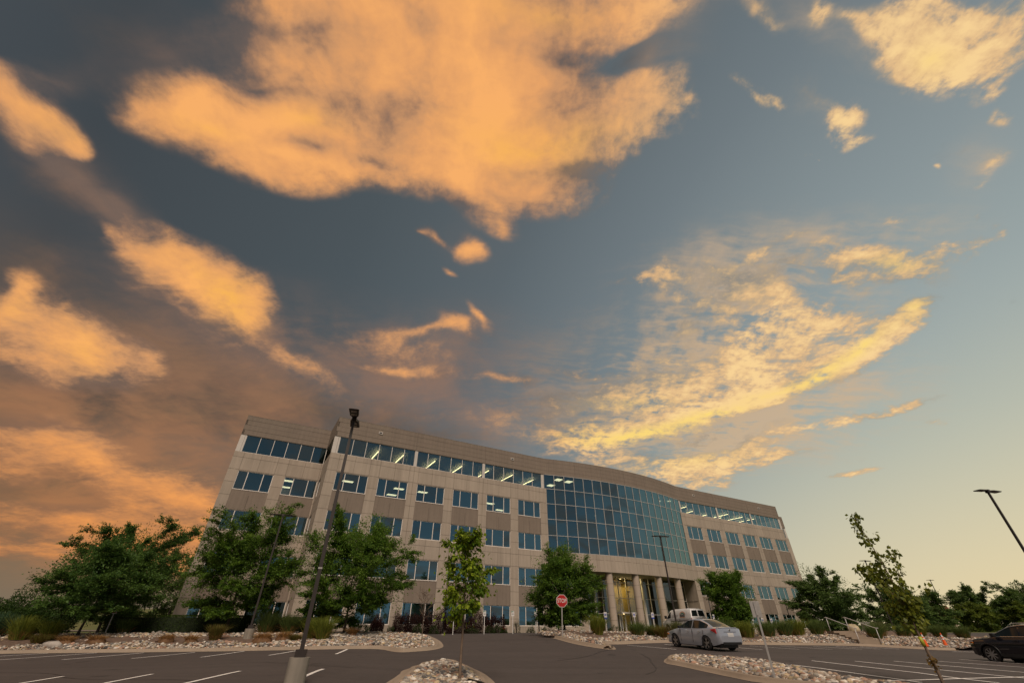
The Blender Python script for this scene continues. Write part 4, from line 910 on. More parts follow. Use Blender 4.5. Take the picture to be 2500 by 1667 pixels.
for a_, b_ in ((47.55, 48.55), (48.6, 49.6)):
    dr.box(a_, a_+.09, 2.44, 2.54, 0, 2.2); dr.box(b_-.09, b_, 2.44, 2.54, 0, 2.2); dr.box(a_+.09, b_-.09, 2.44, 2.54, 0, .22); dr.box(a_+.09, b_-.09, 2.44, 2.54, 2.1, 2.2)
do = dr.build('entrance_door', M['mullion'], ob)
dh = MB(); dh.tube([(48.45, 2.40, .8), (48.45, 2.40, 1.5)], .02); dh.tube([(48.7, 2.40, .8), (48.7, 2.40, 1.5)], .02); dh.build('handle', M['galv'], do)
cn = MB(); cn.box(47.2, 49.9, 1.5, 2.5, 2.25, 2.45); cn.build('door_canopy', M['cover'], ob)
wd_ = MB(); wd_.box(47.6, 49.0, 3.6, 3.75, -.08, 2.2); wd_.build('lobby_wood_panel', M['wood'], ob)
for k, (u, w, z) in enumerate(((43.4, 4.2, 6.64), (43.0, 5.6, 6.64), (44.4, 6.2, 6.64), (47.9, 4.2, 6.64), (46.1, 5.8, 6.64), (49.6, 3.6, 6.64), (48.0, 2.0, 2.24))):
    s = MB(); s.cyl((u, w, z-.02), .10, .015, 16); s.build('downlight', M['downlight'], ob)
mesh_text('80', 1.0, 'number_lettering', M['white'], ob, (48.05, 2.53, 3.6), (math.pi/2, 0, 0), .015, .004, sx=.8)
# small wall vents in the parapet, and the stained base beside the west drive
for u in (10.64, 29.09, 66.1, 84.5):
    v = MB(); w = arc(u); v.box(u-.24, u+.24, w-.08, w+.02, 19.85, 20.15, 0); v.box(u-.17, u+.17, w-.084, w-.081, 19.92, 20.08, 1); v.build('wall_vent', [M['cover'], M['black']], ob)
ll = bpy.data.lights.new('lobby_light', 'AREA'); lo = bpy.data.objects.new('lobby_light', ll); sc.collection.objects.link(lo); ll.energy = 260; ll.color = (1., .72, .34); ll.shape = 'RECTANGLE'; ll.size = 5; ll.size_y = 1.2
lo.parent = ob; lo.location = (50.2, 3.4, 6.5); lo.rotation_euler = (R(-25), 0, 0)
# ------------------------------------------------------------------ trees and plants
def tubes_np(segs, sides=5):
    """segs: list of (p0, p1, r0, r1) -> vertices, quads"""
    P0 = np.array([s[0] for s in segs]); P1 = np.array([s[1] for s in segs]); r0 = np.array([s[2] for s in segs]); r1 = np.array([s[3] for s in segs])
    t = P1-P0; t /= np.maximum(np.linalg.norm(t, axis=1), 1e-6)[:, None]
    up = np.where(np.abs(t[:, 2:3]) > .8, np.array([[1., 0, 0]]), np.array([[0, 0, 1.]]))
    a = np.cross(t, up); a /= np.linalg.norm(a, axis=1)[:, None]; b = np.cross(t, a)
    th = np.arange(sides)*2*np.pi/sides; c, s = np.cos(th), np.sin(th)
    ring = a[:, None]*c[None, :, None]+b[:, None]*s[None, :, None]
    V = np.concatenate([P0[:, None]+ring*r0[:, None, None], (P1+t*.01)[:, None]+ring*r1[:, None, None]], 1)
    k = np.arange(sides); f = np.stack([k, (k+1) % sides, sides+(k+1) % sides, sides+k], 1)
    F = f[None]+(np.arange(len(segs))*2*sides)[:, None, None]
    return V.reshape(-1, 3), F.reshape(-1, 4)
def leaves_np(P, D, size, rng, flat=.6, droop=0., ratio=.5):
    """diamond leaves at P growing along D; flat: how level their faces lie"""
    n = len(P); D = D+np.array([0, 0, -droop]); D = D/np.maximum(np.linalg.norm(D, axis=1), 1e-6)[:, None]
    up = np.array([0, 0, 1.])*flat + rng.normal(0, .55, (n, 3)); s = np.cross(D, up); s /= np.maximum(np.linalg.norm(s, axis=1), 1e-6)[:, None]
    nrm = np.cross(s, D)
    l = size*rng.uniform(.65, 1.25, n)[:, None]; w = l*ratio
    V = np.stack([P, P+D*l*.5+s*w*.5+nrm*l*.06, P+D*l-nrm*l*.08, P+D*l*.5-s*w*.5+nrm*l*.06], 1)
    F = np.arange(n*4).reshape(n, 4); return V.reshape(-1, 3), F
GREENS = {'ash': (L3(112, 142, 50), L3(72, 106, 38)), 'dark': (L3(98, 128, 56), L3(66, 98, 46)), 'young': (L3(150, 168, 44), L3(92, 124, 32)), 'olive': (L3(118, 132, 50), L3(78, 98, 38)),
          'back': (L3(108, 132, 68), L3(78, 104, 54)), 'maple': (L3(132, 136, 46), L3(88, 104, 36))}
def grow_tree(name, label, loc, H, R, seed, kind='ash', clear=.28, limbs=15, sub=8, sprays=5, nleaf=24, leaf=.17, shape='round', lean=(0, 0), trunk_r=None, young=False, droop=.1,
              spray_len=.8, flat=.8, cat='tree', group=None, elev=(8, 62), wind=(0, 0), crown_off=(0, 0), parts=('trunk', 'crown'), fill=0):
    rng = np.random.default_rng(seed); root = thing(name, label, cat, loc, group=group)
    tr = trunk_r or H*.016; segs = []; LP = []; LD = []; LC = []
    top = H*.93; n = 9; ang = rng.uniform(0, 6.28)
    path = []
    for i in range(n+1):
        f = i/n; path.append(np.array([lean[0]*f*H+crown_off[0]*f**1.5 + .012*H*math.sin(f*5+ang)*f, lean[1]*f*H+crown_off[1]*f**1.5 + .012*H*math.cos(f*4+ang)*f, f*top]))
    rad = [tr*(1.25 if i == 0 else 1)*(1-.86*(i/n)**.9) for i in range(n+1)]
    for i in range(n): segs.append((path[i]-(np.array([0, 0, .15]) if i == 0 else 0), path[i+1], rad[i], rad[i+1]))
    def at(f): x = min(f, .999)*n; i = int(x); return path[i]+(path[i+1]-path[i])*(x-i), rad[i]+(rad[i+1]-rad[i])*(x-i)
    def env(f):                                              # crown half-width against height fraction inside the crown
        if shape == 'round': return math.sin(math.pi*min(max(.12+.80*f, 0), 1))**.75
        if shape == 'oval': return math.sin(math.pi*min(max(.15+.78*f, 0), 1))**.9
        if shape == 'spread': return (1-.55*f**1.6)*(.55+.6*min(f/.25, 1)*.75)
        return (1-f)**.8*.95+.12                              # cone
    az = rng.uniform(0, 6.28)
    def spray(p, dr, ln, m):
        dr = dr/np.linalg.norm(dr); e = p+dr*ln+np.array([0, 0, -droop*ln]); segs.append((p, e, .010*H/8+.002, .003))
        t = rng.uniform(.12, 1.08, m)[:, None]; side = np.cross(dr, [0, 0, 1.]); sgn = rng.choice([-1, 1], (m, 1))
        q = p+(e-p)*t + rng.normal(0, .11, (m, 3))*np.array([1, 1, .9])*spray_len*1.1
        LP.append(q); LD.append(dr*.6+side*sgn*rng.uniform(.3, 1.1, (m, 1))+rng.normal(0, .25, (m, 3))); LC.append(np.full(m, rng.uniform(0, 1)))
    for i in range(limbs):
        f = (i+.5)/limbs; fh = clear+(.95-clear)*f**1.05; p, r = at(fh/ .93 if fh < .93 else .98); az += 2.4+rng.normal(0, .25)
        el = R_(elev[0]+(elev[1]-elev[0])*f+rng.normal(0, 7)); ln = R*env(f)*rng.uniform(.78, 1.12)*(1. if not young else rng.uniform(.6, 1.1))
        ln = max(ln, .25*R); dr = np.array([math.cos(az)*math.cos(el), math.sin(az)*math.cos(el), math.sin(el)]); ln /= max(math.cos(el), .45)
        pts = [p]; rr_ = r*.55
        for k in range(5):
            dr = dr+rng.normal(0, .10, 3)+np.array([wind[0], wind[1], .05])*.5; dr /= np.linalg.norm(dr); pts.append(pts[-1]+dr*ln/5)
        for k in range(5): segs.append((pts[k], pts[k+1], max(rr_*(1-k/5.6), .004), max(rr_*(1-(k+1)/5.6), .003)))
        for k in range(sub):
            g_ = .25+.78*(k+rng.random())/sub; x = min(g_, .999)*5; q = int(x); sp = pts[q]+(pts[q+1]-pts[q])*(x-q)
            bd = pts[min(q+1, 5)]-pts[q]; bd = bd/np.linalg.norm(bd); yw = rng.choice([-1, 1])*rng.uniform(.4, 1.1); c_, s_ = math.cos(yw), math.sin(yw)
            b2 = np.array([bd[0]*c_-bd[1]*s_, bd[0]*s_+bd[1]*c_, bd[2]*.6+rng.normal(.10, .38)]); b2 /= np.linalg.norm(b2)
            sl = ln*rng.uniform(.22, .42)*(1.15-.5*g_); ep = sp+b2*sl; segs.append((sp, ep, max(rr_*.32*(1-.6*g_), .004), .004))
            for m in range(sprays):
                h_ = .25+.85*(m+rng.random())/sprays; spray(sp+(ep-sp)*min(h_, 1), b2+rng.normal(0, .5, 3)*np.array([1, 1, .5]), spray_len*rng.uniform(.6, 1.2), int(nleaf*rng.uniform(.6, 1.3)))
        spray(pts[-1], dr, spray_len, nleaf)
    for m in range(sprays*2): spray(path[-1]-np.array([0, 0, rng.uniform(0, .12*H)]), np.array([rng.normal(0, .5), rng.normal(0, .5), 1.]), spray_len*.8, nleaf)
    V, F = tubes_np(segs, 5); kz = kr = 1.
    if nleaf:
        P = np.concatenate(LP); D = np.concatenate(LD); C = np.concatenate(LC); kz = H/np.percentile(P[:, 2], 99.7)
        kr = min(max(R/np.percentile(np.hypot(P[:, 0]-lean[0]*H*.6, P[:, 1]-lean[1]*H*.6), 97), .5), 1.5); K = np.array([kr, kr, kz])
    else: K = np.array([1., 1., H/V[:, 2].max()])
    np_mesh(parts[0], V*K, F, M['bark_young' if young else 'bark'], root, smooth=True)
    if nleaf:
        P = P*K
        if fill:                                             # inner twigs that round the crown off
            z0 = clear*H*.8; v = rng.normal(0, 1, (fill, 3)); v /= np.linalg.norm(v, axis=1)[:, None]
            lump = 1+.13*np.sin(v[:, 0]*5+seed)+.13*np.sin(v[:, 1]*6+seed*2.)+.12*np.sin(v[:, 2]*7+seed*3.)+.08*np.sin(v[:, 0]*13+v[:, 2]*11)
            q = v*(rng.random((fill, 1))**.42)*lump[:, None]*np.array([R*.93, R*.93, (H-z0)*.48]); q[:, :2] *= (1-.22*np.clip(q[:, 2:3]/((H-z0)*.5), -.6, 1))
            q += np.array([lean[0]*H*.6, lean[1]*H*.6, (H+z0)/2]); m = nleaf//2+4
            d2 = v*.6+rng.normal(0, .4, (fill, 3)); pq = np.repeat(q, m, 0)+rng.normal(0, .23, (fill*m, 3)); dq = np.repeat(d2, m, 0)+rng.normal(0, .5, (fill*m, 3))
            P = np.concatenate([P, pq]); D = np.concatenate([D, dq]); C = np.concatenate([C, np.repeat(rng.random(fill), m)])
        V, F = leaves_np(P, D, leaf, rng, flat, droop*4 if young else .25, .62 if young else .5)
        a_, b_ = np.array(GREENS[kind][0]), np.array(GREENS[kind][1]); k = np.clip(C+rng.normal(0, .22, len(C)), 0, 1)[:, None]
        np_mesh(parts[1], V, F, M['leaf'], root, col=(a_*k+b_*(1-k))*rng.uniform(.8, 1.2, (len(C), 1)))
    return root
def R_(deg): return math.radians(deg)
zw = bed_w.z; ze = bed_e.z
grow_tree('ash_tree', 'tall spreading ash with a leaning bare trunk, nearer of the far-left pair', (-28.9, 34.2, zw(-28.9, 34.2)), 5.9, 3.5, 21, 'dark', .32, 18, 10, 8, 36, .145, 'spread', lean=(.05, 0), wind=(.02, 0), fill=260, group='trees round the office')
grow_tree('ash_tree', 'tallest tree of the far-left clump, its crown reaching highest against the orange sky', (-32.5, 40.2, gz(-32.5, 40.2)), 8.4, 4.4, 22, 'dark', .24, 22, 10, 8, 38, .15, 'round', wind=(.02, 0), fill=380, group='trees round the office')
grow_tree('ash_tree', 'hazy green tree behind the left end wall of the office', (-37.6, 55, gz(-37.6, 55)), 8.0, 4.4, 23, 'back', .12, 20, 9, 6, 28, .2, 'round', fill=260, group='trees round the office')
grow_tree('ash_tree', 'feathery ash in front of the set-back left bay, behind the second lamp post', (-20.4, 36.5, zw(-20.4, 36.5)), 8.1, 3.9, 24, 'ash', .2, 26, 10, 8, 38, .145, 'round', wind=(.015, 0), fill=520, group='trees round the office')
grow_tree('ash_tree', 'broad dark green tree just right of the tall foreground lamp post', (-12.3, 37.5, zw(-12.3, 37.5)), 8.1, 4.5, 25, 'ash', .17, 28, 10, 8, 40, .145, 'round', fill=620, group='trees round the office')
grow_tree('oak_tree', 'dense rounded tree behind the stop sign, hiding the first entrance column', (4.35, 42.2, ze(4.35, 42.2)), 6.3, 3.0, 26, 'ash', .12, 36, 10, 7, 38, .135, 'round', elev=(-4, 72), fill=420, group='trees round the office')
grow_tree('oak_tree', 'dark oval tree in front of the right wing, beyond the silver sedan', (22.9, 52, gz(22.9, 52)), 5.6, 2.2, 27, 'ash', .08, 32, 9, 7, 28, .16, 'oval', elev=(20, 76), fill=320, group='trees round the office')
grow_tree('locust_tree', 'wispy spreading tree at the right end of the office', (47.2, 75, gz(47.2, 75)), 8.1, 4.9, 28, 'back', .03, 32, 10, 8, 32, .21, 'spread', wind=(-.03, 0), elev=(10, 66), fill=420, group='trees round the office')
grow_tree('maple_sapling', 'young bright green maple on a thin trunk in the front rock island', (-1.65, 17.0, bed_s.z(-1.65, 17.0)), 4.42, .82, 31, 'young', .40, 18, 6, 4, 12, .13, 'oval', young=True, trunk_r=.058, elev=(22, 68), droop=.2, spray_len=.3, flat=.3, fill=60, group='young maples in the islands')
grow_tree('bare_sapling', 'leafless grey sapling on the rounded tip of the left rock bed', (-5.42, 31., bed_w.z(-5.42, 31.)), 3.0, .42, 32, 'young', .48, 14, 5, 2, 0, .1, 'oval', young=True, trunk_r=.030, elev=(50, 78), spray_len=.3, parts=('trunk',))
# the sparse maple on the right: two long leaders with leaf tufts
def sparse_maple():
    rng = np.random.default_rng(35); zb = gz(13.5, 17)
    root = thing('maple_sapling', 'tall sparse maple with two thin leaders in the right foreground, taped at its trunk', 'tree', (13.53, 17.0, zb), group='young maples in the islands')
    segs = []; LP = []; LD = []
    def tuft(p, d_, n_, r): 
        LP.append(p+rng.normal(0, r, (n_, 3))); LD.append(np.tile(d_, (n_, 1))*.4+rng.normal(0, .6, (n_, 3)))
    def leader(p, pts, r0, dens, twig=.38):
        P = [np.array(p)]+[np.array(q) for q in pts]; n_ = len(P)-1
        for i in range(n_): segs.append((P[i], P[i+1], r0*(1-.8*i/n_), r0*(1-.8*(i+1)/n_)))
        for i in range(n_):
            for k in range(dens):
                t = (k+rng.random())/dens; q = P[i]+(P[i+1]-P[i])*t; a = rng.uniform(0, 6.28); d_ = np.array([math.cos(a)*.8, math.sin(a)*.8, .55])
                e = q+d_*twig*rng.uniform(.3, 1.1)*(1-.4*i/n_); segs.append((q, e, .006, .003)); tuft(e, d_, rng.integers(7, 14), .08); tuft((q+e)/2, d_, 5, .07)
        tuft(P[-1], np.array([0, 0, 1.]), 12, .09)
    trunk = [(0, 0, -.2), (-.02, 0, .5), (-.06, 0, 1.0), (-.10, .0, 1.45)]
    T = [np.array(t) for t in trunk]
    for i in range(3): segs.append((T[i], T[i+1], (.052-.006*i), (.046-.006*i)))
    s = T[-1]
    leader(s, [(-.05, .05, 1.75), (-.10, .05, 2.04), (-.11, .05, 2.6), (-.20, .03, 3.2), (-.33, .0, 3.9), (-.45, 0, 4.55), (-.52, 0, 5.05)], .030, 5)
    leader(s, [(.02, .1, 1.9), (.18, .15, 2.6), (.34, .2, 3.2), (.50, .22, 3.87)], .022, 5)
    leader(np.array((-.1, .05, 2.1)), [(-.5, -.1, 2.55), (-1.0, -.15, 2.95), (-1.35, -.2, 3.2)], .012, 5, .3)
    leader(np.array((-.11, .05, 2.5)), [(-.35, .2, 2.9), (-.6, .25, 3.3)], .010, 5, .3)
    leader(np.array((.02, .1, 1.85)), [(.15, .1, 2.0), (.25, .12, 2.15), (.35, .1, 2.3)], .010, 4, .3)
    leader(np.array((-.1, .1, 1.7)), [(-.3, .2, 1.95), (-.45, .25, 2.1)], .010, 6, .35)
    leader(np.array((.1, .1, 2.2)), [(.4, .1, 2.5), (.72, .1, 2.66), (1.02, .1, 2.7)], .007, 0)
    V, F = tubes_np(segs, 6); np_mesh('trunk', V, F, M['bark_young'], root, smooth=True)
    P = np.concatenate(LP); D = np.concatenate(LD); V, F = leaves_np(P, D, .14, rng, .25, .9, .75)
    a_, b_ = np.array(GREENS['maple'][0]), np.array(GREENS['maple'][1]); k = rng.random((len(P), 1)); np_mesh('crown', V, F, M['leaf'], root, col=a_*k+b_*(1-k))
    m = MB(); m.tube([(-.075, 0, 1.02), (-.10, 0, 1.28)], .055, 8); m.build('trunk_guard', mat('yellow_tape', (.42, .42, .04), .5), root)
    q = rng.normal(0, 1, (90, 3))*np.array([.05, .05, .10])+np.array([-.03, 0, .62]); V, F = leaves_np(q, rng.normal(0, 1, (90, 3)), .09, rng, 0, .8, .6); np_mesh('dead_leaf_cluster', V, F, M['leaf'], root, col=np.tile(np.array(L3(132, 104, 44)), (90, 1)))
sparse_maple()

def bush(name, label, loc, rx, ry, h, n, seed, cols, leaf=.09, cat='shrub', group=None, boxy=False, flowers=None, top=.0):
    rng = np.random.default_rng(seed); root = thing(name, label, cat, loc, group=group)
    if boxy:
        P = rng.uniform(-1, 1, (n, 3)); ax = rng.integers(0, 3, n); sg = rng.choice([-1, 1], n); k = rng.random(n) < .75
        P[np.arange(n)[k], ax[k]] = sg[k]*(1-np.abs(rng.normal(0, .05, k.sum()))); P[:, 2] = P[:, 2]*.5+.5
        D = P-np.array([0, 0, .4])
    else:
        v = rng.normal(0, 1, (n, 3)); v /= np.linalg.norm(v, axis=1)[:, None]; v[:, 2] = np.abs(v[:, 2])*1.0 - .25*(rng.random(n) < .25)
        lump = 1+.16*np.sin(v[:, 0]*7+seed)+.14*np.sin(v[:, 1]*8+seed*2)+.12*np.sin(v[:, 2]*9+seed*3)
        P = v*(rng.uniform(.45, 1, (n, 1))**.5)*lump[:, None]; P[:, 2] = np.maximum(P[:, 2], .02); D = v
    P = P*np.array([rx, ry, h]); V, F = leaves_np(P, D+rng.normal(0, .5, (n, 3)), leaf, rng, .5)
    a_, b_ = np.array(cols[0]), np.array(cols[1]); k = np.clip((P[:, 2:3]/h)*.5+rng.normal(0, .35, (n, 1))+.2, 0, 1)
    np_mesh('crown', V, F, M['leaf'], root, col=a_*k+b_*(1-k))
    segs = [(np.array([0, 0, -.1]), np.array([rng.normal(0, .4)*rx, rng.normal(0, .4)*ry, h*.75]), .025, .008) for _ in range(9)]
    V, F = tubes_np(segs, 4); np_mesh('stem', V, F, M['bark'], root)
    if boxy:
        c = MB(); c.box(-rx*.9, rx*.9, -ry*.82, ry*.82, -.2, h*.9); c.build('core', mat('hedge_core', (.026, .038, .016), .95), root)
    if flowers:
        m_ = flowers[1]; q = rng.normal(0, .5, (m_, 3))*np.array([rx, ry, h*.25])+np.array([0, 0, h]); V, F = leaves_np(q, rng.normal(0, 1, (m_, 3)), .085, rng, 1., 0, .9); np_mesh('flower_head', V, F, M['leaf'], root, col=np.tile(np.array(flowers[0]), (m_, 1)))
    return root
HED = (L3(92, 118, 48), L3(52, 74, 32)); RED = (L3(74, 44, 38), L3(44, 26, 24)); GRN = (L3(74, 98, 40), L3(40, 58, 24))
def on_front(u, w):
    return (BN[0]*(50+w)+BU[0]*u, BN[1]*(50+w)+BU[1]*u)
bush('crab_apple', 'low dark rounded tree filling the left edge of the picture', (-37.3, 38.2, gz(-37.3, 38.2)), 3.7, 2.8, 3.0, 30000, 41, (L3(74, 100, 44), L3(48, 70, 34)), .15, 'tree')
def hedge(label, x0, y0, x1, y1, h, seed, n):
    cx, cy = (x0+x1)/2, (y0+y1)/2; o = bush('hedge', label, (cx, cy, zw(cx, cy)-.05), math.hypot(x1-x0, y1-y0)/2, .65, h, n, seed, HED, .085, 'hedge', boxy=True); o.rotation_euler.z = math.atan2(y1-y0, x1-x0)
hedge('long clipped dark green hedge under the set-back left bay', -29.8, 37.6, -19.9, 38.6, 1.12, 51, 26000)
hedge('short clipped hedge running behind the tall foreground lamp post', -18.2, 39.2, -14.6, 39.4, 1.0, 52, 12000)
bush('shrub', 'dark round shrub beside the second lamp post, left of the short hedge', (-18.9, 38.6, zw(-18.9, 38.6)), 1.1, .9, 1.7, 3500, 53, GREENS['dark'], .09)
bush('shrub', 'small dark shrub behind the trunk of the broad dark green tree', (-11.9, 39.6, zw(-11.9, 39.6)), .9, .7, .9, 1800, 54, GREENS['dark'], .09)
for k, (u, w, rx, h, lab) in enumerate([(13.4, -1.0, .55, 1.25, 'small purple barberry standing apart at the left end of the row'), (15.7, -1.2, .9, 1.5, 'purple barberry behind the bare sapling'), (17.6, -1.2, 1.1, 1.7, 'purple barberry left of the dark path lamp'),
        (19.8, -1.3, 1.1, 1.75, 'purple barberry behind the first visitor sign'), (22.0, -1.3, 1.0, 1.6, 'purple barberry behind the young bright maple'), (24.1, -1.3, 1.2, 1.75, 'widest purple barberry, behind the second visitor sign'), (26.3, -1.2, .95, 1.55, 'purple barberry at the right end of the row, beside the third visitor sign')]):
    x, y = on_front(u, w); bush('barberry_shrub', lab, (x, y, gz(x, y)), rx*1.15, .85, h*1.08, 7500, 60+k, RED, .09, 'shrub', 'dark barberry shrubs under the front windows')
for k, (u, w, rx, h, lab, fl) in enumerate([(14.5, -2.0, .4, .6, 'low green plant at the foot of the leftmost barberry', None), (17.1, -2.3, .5, .8, 'green plant between the bare sapling and the dark path lamp', None), (18.8, -2.3, .45, .7, 'green plant just right of the dark path lamp', None),
        (22.9, -2.4, .7, .55, 'low leafy plant with one yellow flower', (L3(230, 190, 40), 6)), (24.9, -2.4, .5, .6, 'green plant between the second and third visitor signs', None), (25.9, -2.4, .5, .75, 'white daisies under the end of the barberry row', (L3(235, 228, 220), 40)), (26.7, -2.4, .4, .4, 'low red flowers beside the third visitor sign', (L3(150, 40, 36), 60)),
        (28.6, -1.8, .5, 1.2, 'upright green grass beside the third visitor sign', None), (30.4, -1.9, .5, .55, 'white daisies left of the fourth visitor sign', (L3(235, 228, 220), 40)), (32.2, -1.9, .5, .55, 'white daisies right of the fourth visitor sign', (L3(235, 228, 220), 40)), (34.3, -1.9, .6, .8, 'dark green plant below the window beside the stop sign tree', None),
        (41.5, -3.2, .8, .8, 'green plant left of the first entrance column', None), (44.8, -3.4, 1.0, .55, 'white blossom shrub at the foot of the second entrance column', (L3(225, 218, 200), 160)), (46.5, -3.2, .9, .55, 'green border plant left of the entrance door', (L3(225, 218, 200), 50))]):
    x, y = on_front(u, w); bush('flowering_plant' if fl else 'border_plant', lab, (x, y, gz(x, y)), rx, .4, h, 900, 80+k, GRN, .07, 'plant', 'plants in the front border', flowers=fl)

# ornamental grasses
def blades(n, h, spread, rng, lean=.6):
    a = rng.uniform(0, 6.28, n); r = spread*.30*np.sqrt(rng.random(n)); ht = h*np.clip(rng.normal(.82, .22, n), .3, 1.15); ln = lean*np.abs(rng.normal(.6, .6, n))*ht
    b = np.stack([np.cos(a)*r, np.sin(a)*r, np.zeros(n)], 1); d_ = np.stack([np.cos(a), np.sin(a), np.zeros(n)], 1); s = np.stack([-np.sin(a), np.cos(a), np.zeros(n)], 1)
    tw = rng.uniform(-1, 1, (n, 1)); s = s*np.cos(tw)+d_*np.sin(tw); w = (.007+.006*rng.random(n))[:, None]*(1+h*.3)
    m = b+d_*(ln*.38)[:, None]+np.array([0, 0, 1.])*(ht*.62)[:, None]; t = b+d_*ln[:, None]+np.array([0, 0, 1.])*ht[:, None]*.97
    V = np.stack([b-s*w, b+s*w, m+s*w*.8, m-s*w*.8, t+s*w*.15, t-s*w*.15], 1); F = np.array([[0, 1, 2, 3], [3, 2, 4, 5]])[None]+(np.arange(n)*6)[:, None, None]
    return V.reshape(-1, 3), F.reshape(-1, 4)
GC_ = {'lime': (L3(150, 156, 62), L3(96, 112, 46)), 'green': (L3(116, 134, 70), L3(74, 94, 48)), 'pale': (L3(136, 140, 92), L3(90, 100, 60)), 'tan': (L3(196, 156, 98), L3(140, 104, 68)), 'mix': (L3(120, 126, 56), L3(118, 88, 54)), 'blue': (L3(92, 122, 88), L3(58, 86, 62))}
def grass_clump(label, x, y, h, sp, kind, seed, bed, n=420, lean=.6):
    rng = np.random.default_rng(seed); z = bed.z(x, y) if bed else gz(x, y); root = thing('ornamental_grass', label, 'grass clump', (x, y, z-.03), group='ornamental grasses in the rock beds')
    h *= .84; V, F = blades(n, h, sp, rng, lean); a_, b_ = np.array(GC_[kind][0]), np.array(GC_[kind][1]); k = np.repeat(rng.random((n, 1)), 2, 0)
    np_mesh('blades', V, F, M['blade'], root, col=a_*k+b_*(1-k))
    if kind not in ('tan',) :
        V, F = blades(n//4, h*.45, sp, rng, .9); k = np.repeat(rng.random((n//4, 1)), 2, 0); a_, b_ = np.array(GC_['tan'][0]), np.array(GC_['tan'][1]); np_mesh('dry_base', V, F, M['blade'], root, col=a_*k+b_*(1-k))
    else:
        V0, F0 = ICO[2]; V = V0*np.array([sp*.62, sp*.55, h*.72])*(1+rng.normal(0, .05, (len(V0), 1))); np_mesh('clipped_core', V, F0, M['blade'], root, col=np.tile(np.array(L3(140, 106, 76)), (len(F0), 1)), smooth=True)
W_, E_ = bed_w, bed_e
for k, a in enumerate([
    ('big yellow-green grass clump at the left edge, in front of the dark rounded tree', -31.3, 32.8, 1.45, 1.5, 'lime', W_), ('bluish grass clump cut by the left edge of the picture', -33.6, 33.2, 1.6, 1.3, 'blue', W_), ('second yellow-green clump, right of the big left-edge one', -29.6, 32.9, 1.2, 1.0, 'lime', W_), ('tan and green tuft at the foot of the left-edge clumps', -28.9, 31.6, .6, .7, 'mix', W_),
    ('cut brown grass mound left of the leaning trunk', -27.2, 31.6, .52, .85, 'tan', W_), ('tan windswept mound at the foot of the small red and white sign', -25.6, 31.9, .5, .85, 'tan', W_), ('fine green grass at the left end of the long hedge', -27.4, 36.2, 1.0, 1.0, 'green', W_), ('grey-brown clipped mound before the long hedge', -21.5, 32.2, .5, .75, 'tan', W_), ('low grey-brown mound left of the mixed tuft by the lamp', -19.9, 32.1, .45, .6, 'tan', W_),
    ('mixed green and straw tuft left of the second lamp base', -19.0, 33.0, .95, .9, 'mix', W_), ('largest clipped straw mound right of the second lamp base', -15.4, 31.9, .62, 1.0, 'tan', W_), ('clipped straw mound in the middle of three right of the second lamp', -14.3, 32.4, .58, .85, 'tan', W_), ('small straw mound touching the tall foreground pole', -13.5, 32.2, .45, .7, 'mix', W_),
    ('tall green grass beside the white warning sign', -17.6, 36.6, 1.5, 1.3, 'green', W_), ('tall green grass right of the white warning sign', -16.0, 36.7, 1.35, 1.1, 'green', W_), ('bright lime grass clump right of the tall foreground pole', -12.1, 32.9, 1.45, 1.0, 'lime', W_), ('lime grass clump half behind the tall foreground pole', -12.95, 33.3, 1.3, .85, 'lime', W_), ('small round straw tuft alone on the rocks near the stained wall', -11.2, 36., .6, .5, 'tan', W_),
    ('bright lime grass clump right of the stop sign', 6.2, 37., 1.35, 1.0, 'lime', E_), ('dark green clump with dry stalks between the lime one and the sedan', 9.3, 38., 1.0, 1.25, 'green', E_), ('small green clump left of the sedan bonnet', 10.6, 39., .8, .75, 'green', E_), ('yellowing clump touching the front of the sedan', 11.0, 37.7, .9, .85, 'mix', E_), ('pale grass plume between van and sedan', 13.4, 41.5, 1.0, .9, 'pale', E_),
    ('green clump just right of the sedan boot', 16.9, 40.8, 1.3, 1.4, 'green', E_), ('second green clump right of the sedan', 18.8, 41.2, 1.25, 1.5, 'lime', E_), ('wide green clump under the back of the blank sign', 20.9, 42., 1.3, 1.5, 'green', E_), ('green clump midway between the sedan and the stairs', 22.9, 43., 1.3, 1.4, 'green', E_), ('yellow-green clump below the last windows', 24.3, 43.6, 1.35, 1.3, 'lime', E_), ('dark green clump left of the stair rails', 26.3, 44.2, 1.3, 1.3, 'green', E_),
    ('dense green clump right of the stair rails', 30.2, 42.8, 1.2, 1.3, 'green', E_), ('taller green clump behind the dense one by the stairs', 31.6, 44.2, 1.3, 1.2, 'pale', E_), ('green clump left of the nearer cone', 34.0, 44.6, 1.1, 1.3, 'green', E_), ('green clump behind the nearer cone', 35.8, 45.2, 1.1, 1.3, 'lime', E_), ('green clump behind the farther cone', 37.4, 45.0, 1.1, 1.3, 'green', E_), ('last green clump before the black car', 38.9, 44.4, 1.05, 1.3, 'green', E_)]):
    lab, x, y, h, sp, kd, bd = a; grass_clump(lab, x, y, h, sp, kd, 200+k, bd, n=1100 if h > .9 else 800, lean=.55 if h > .9 else .9)

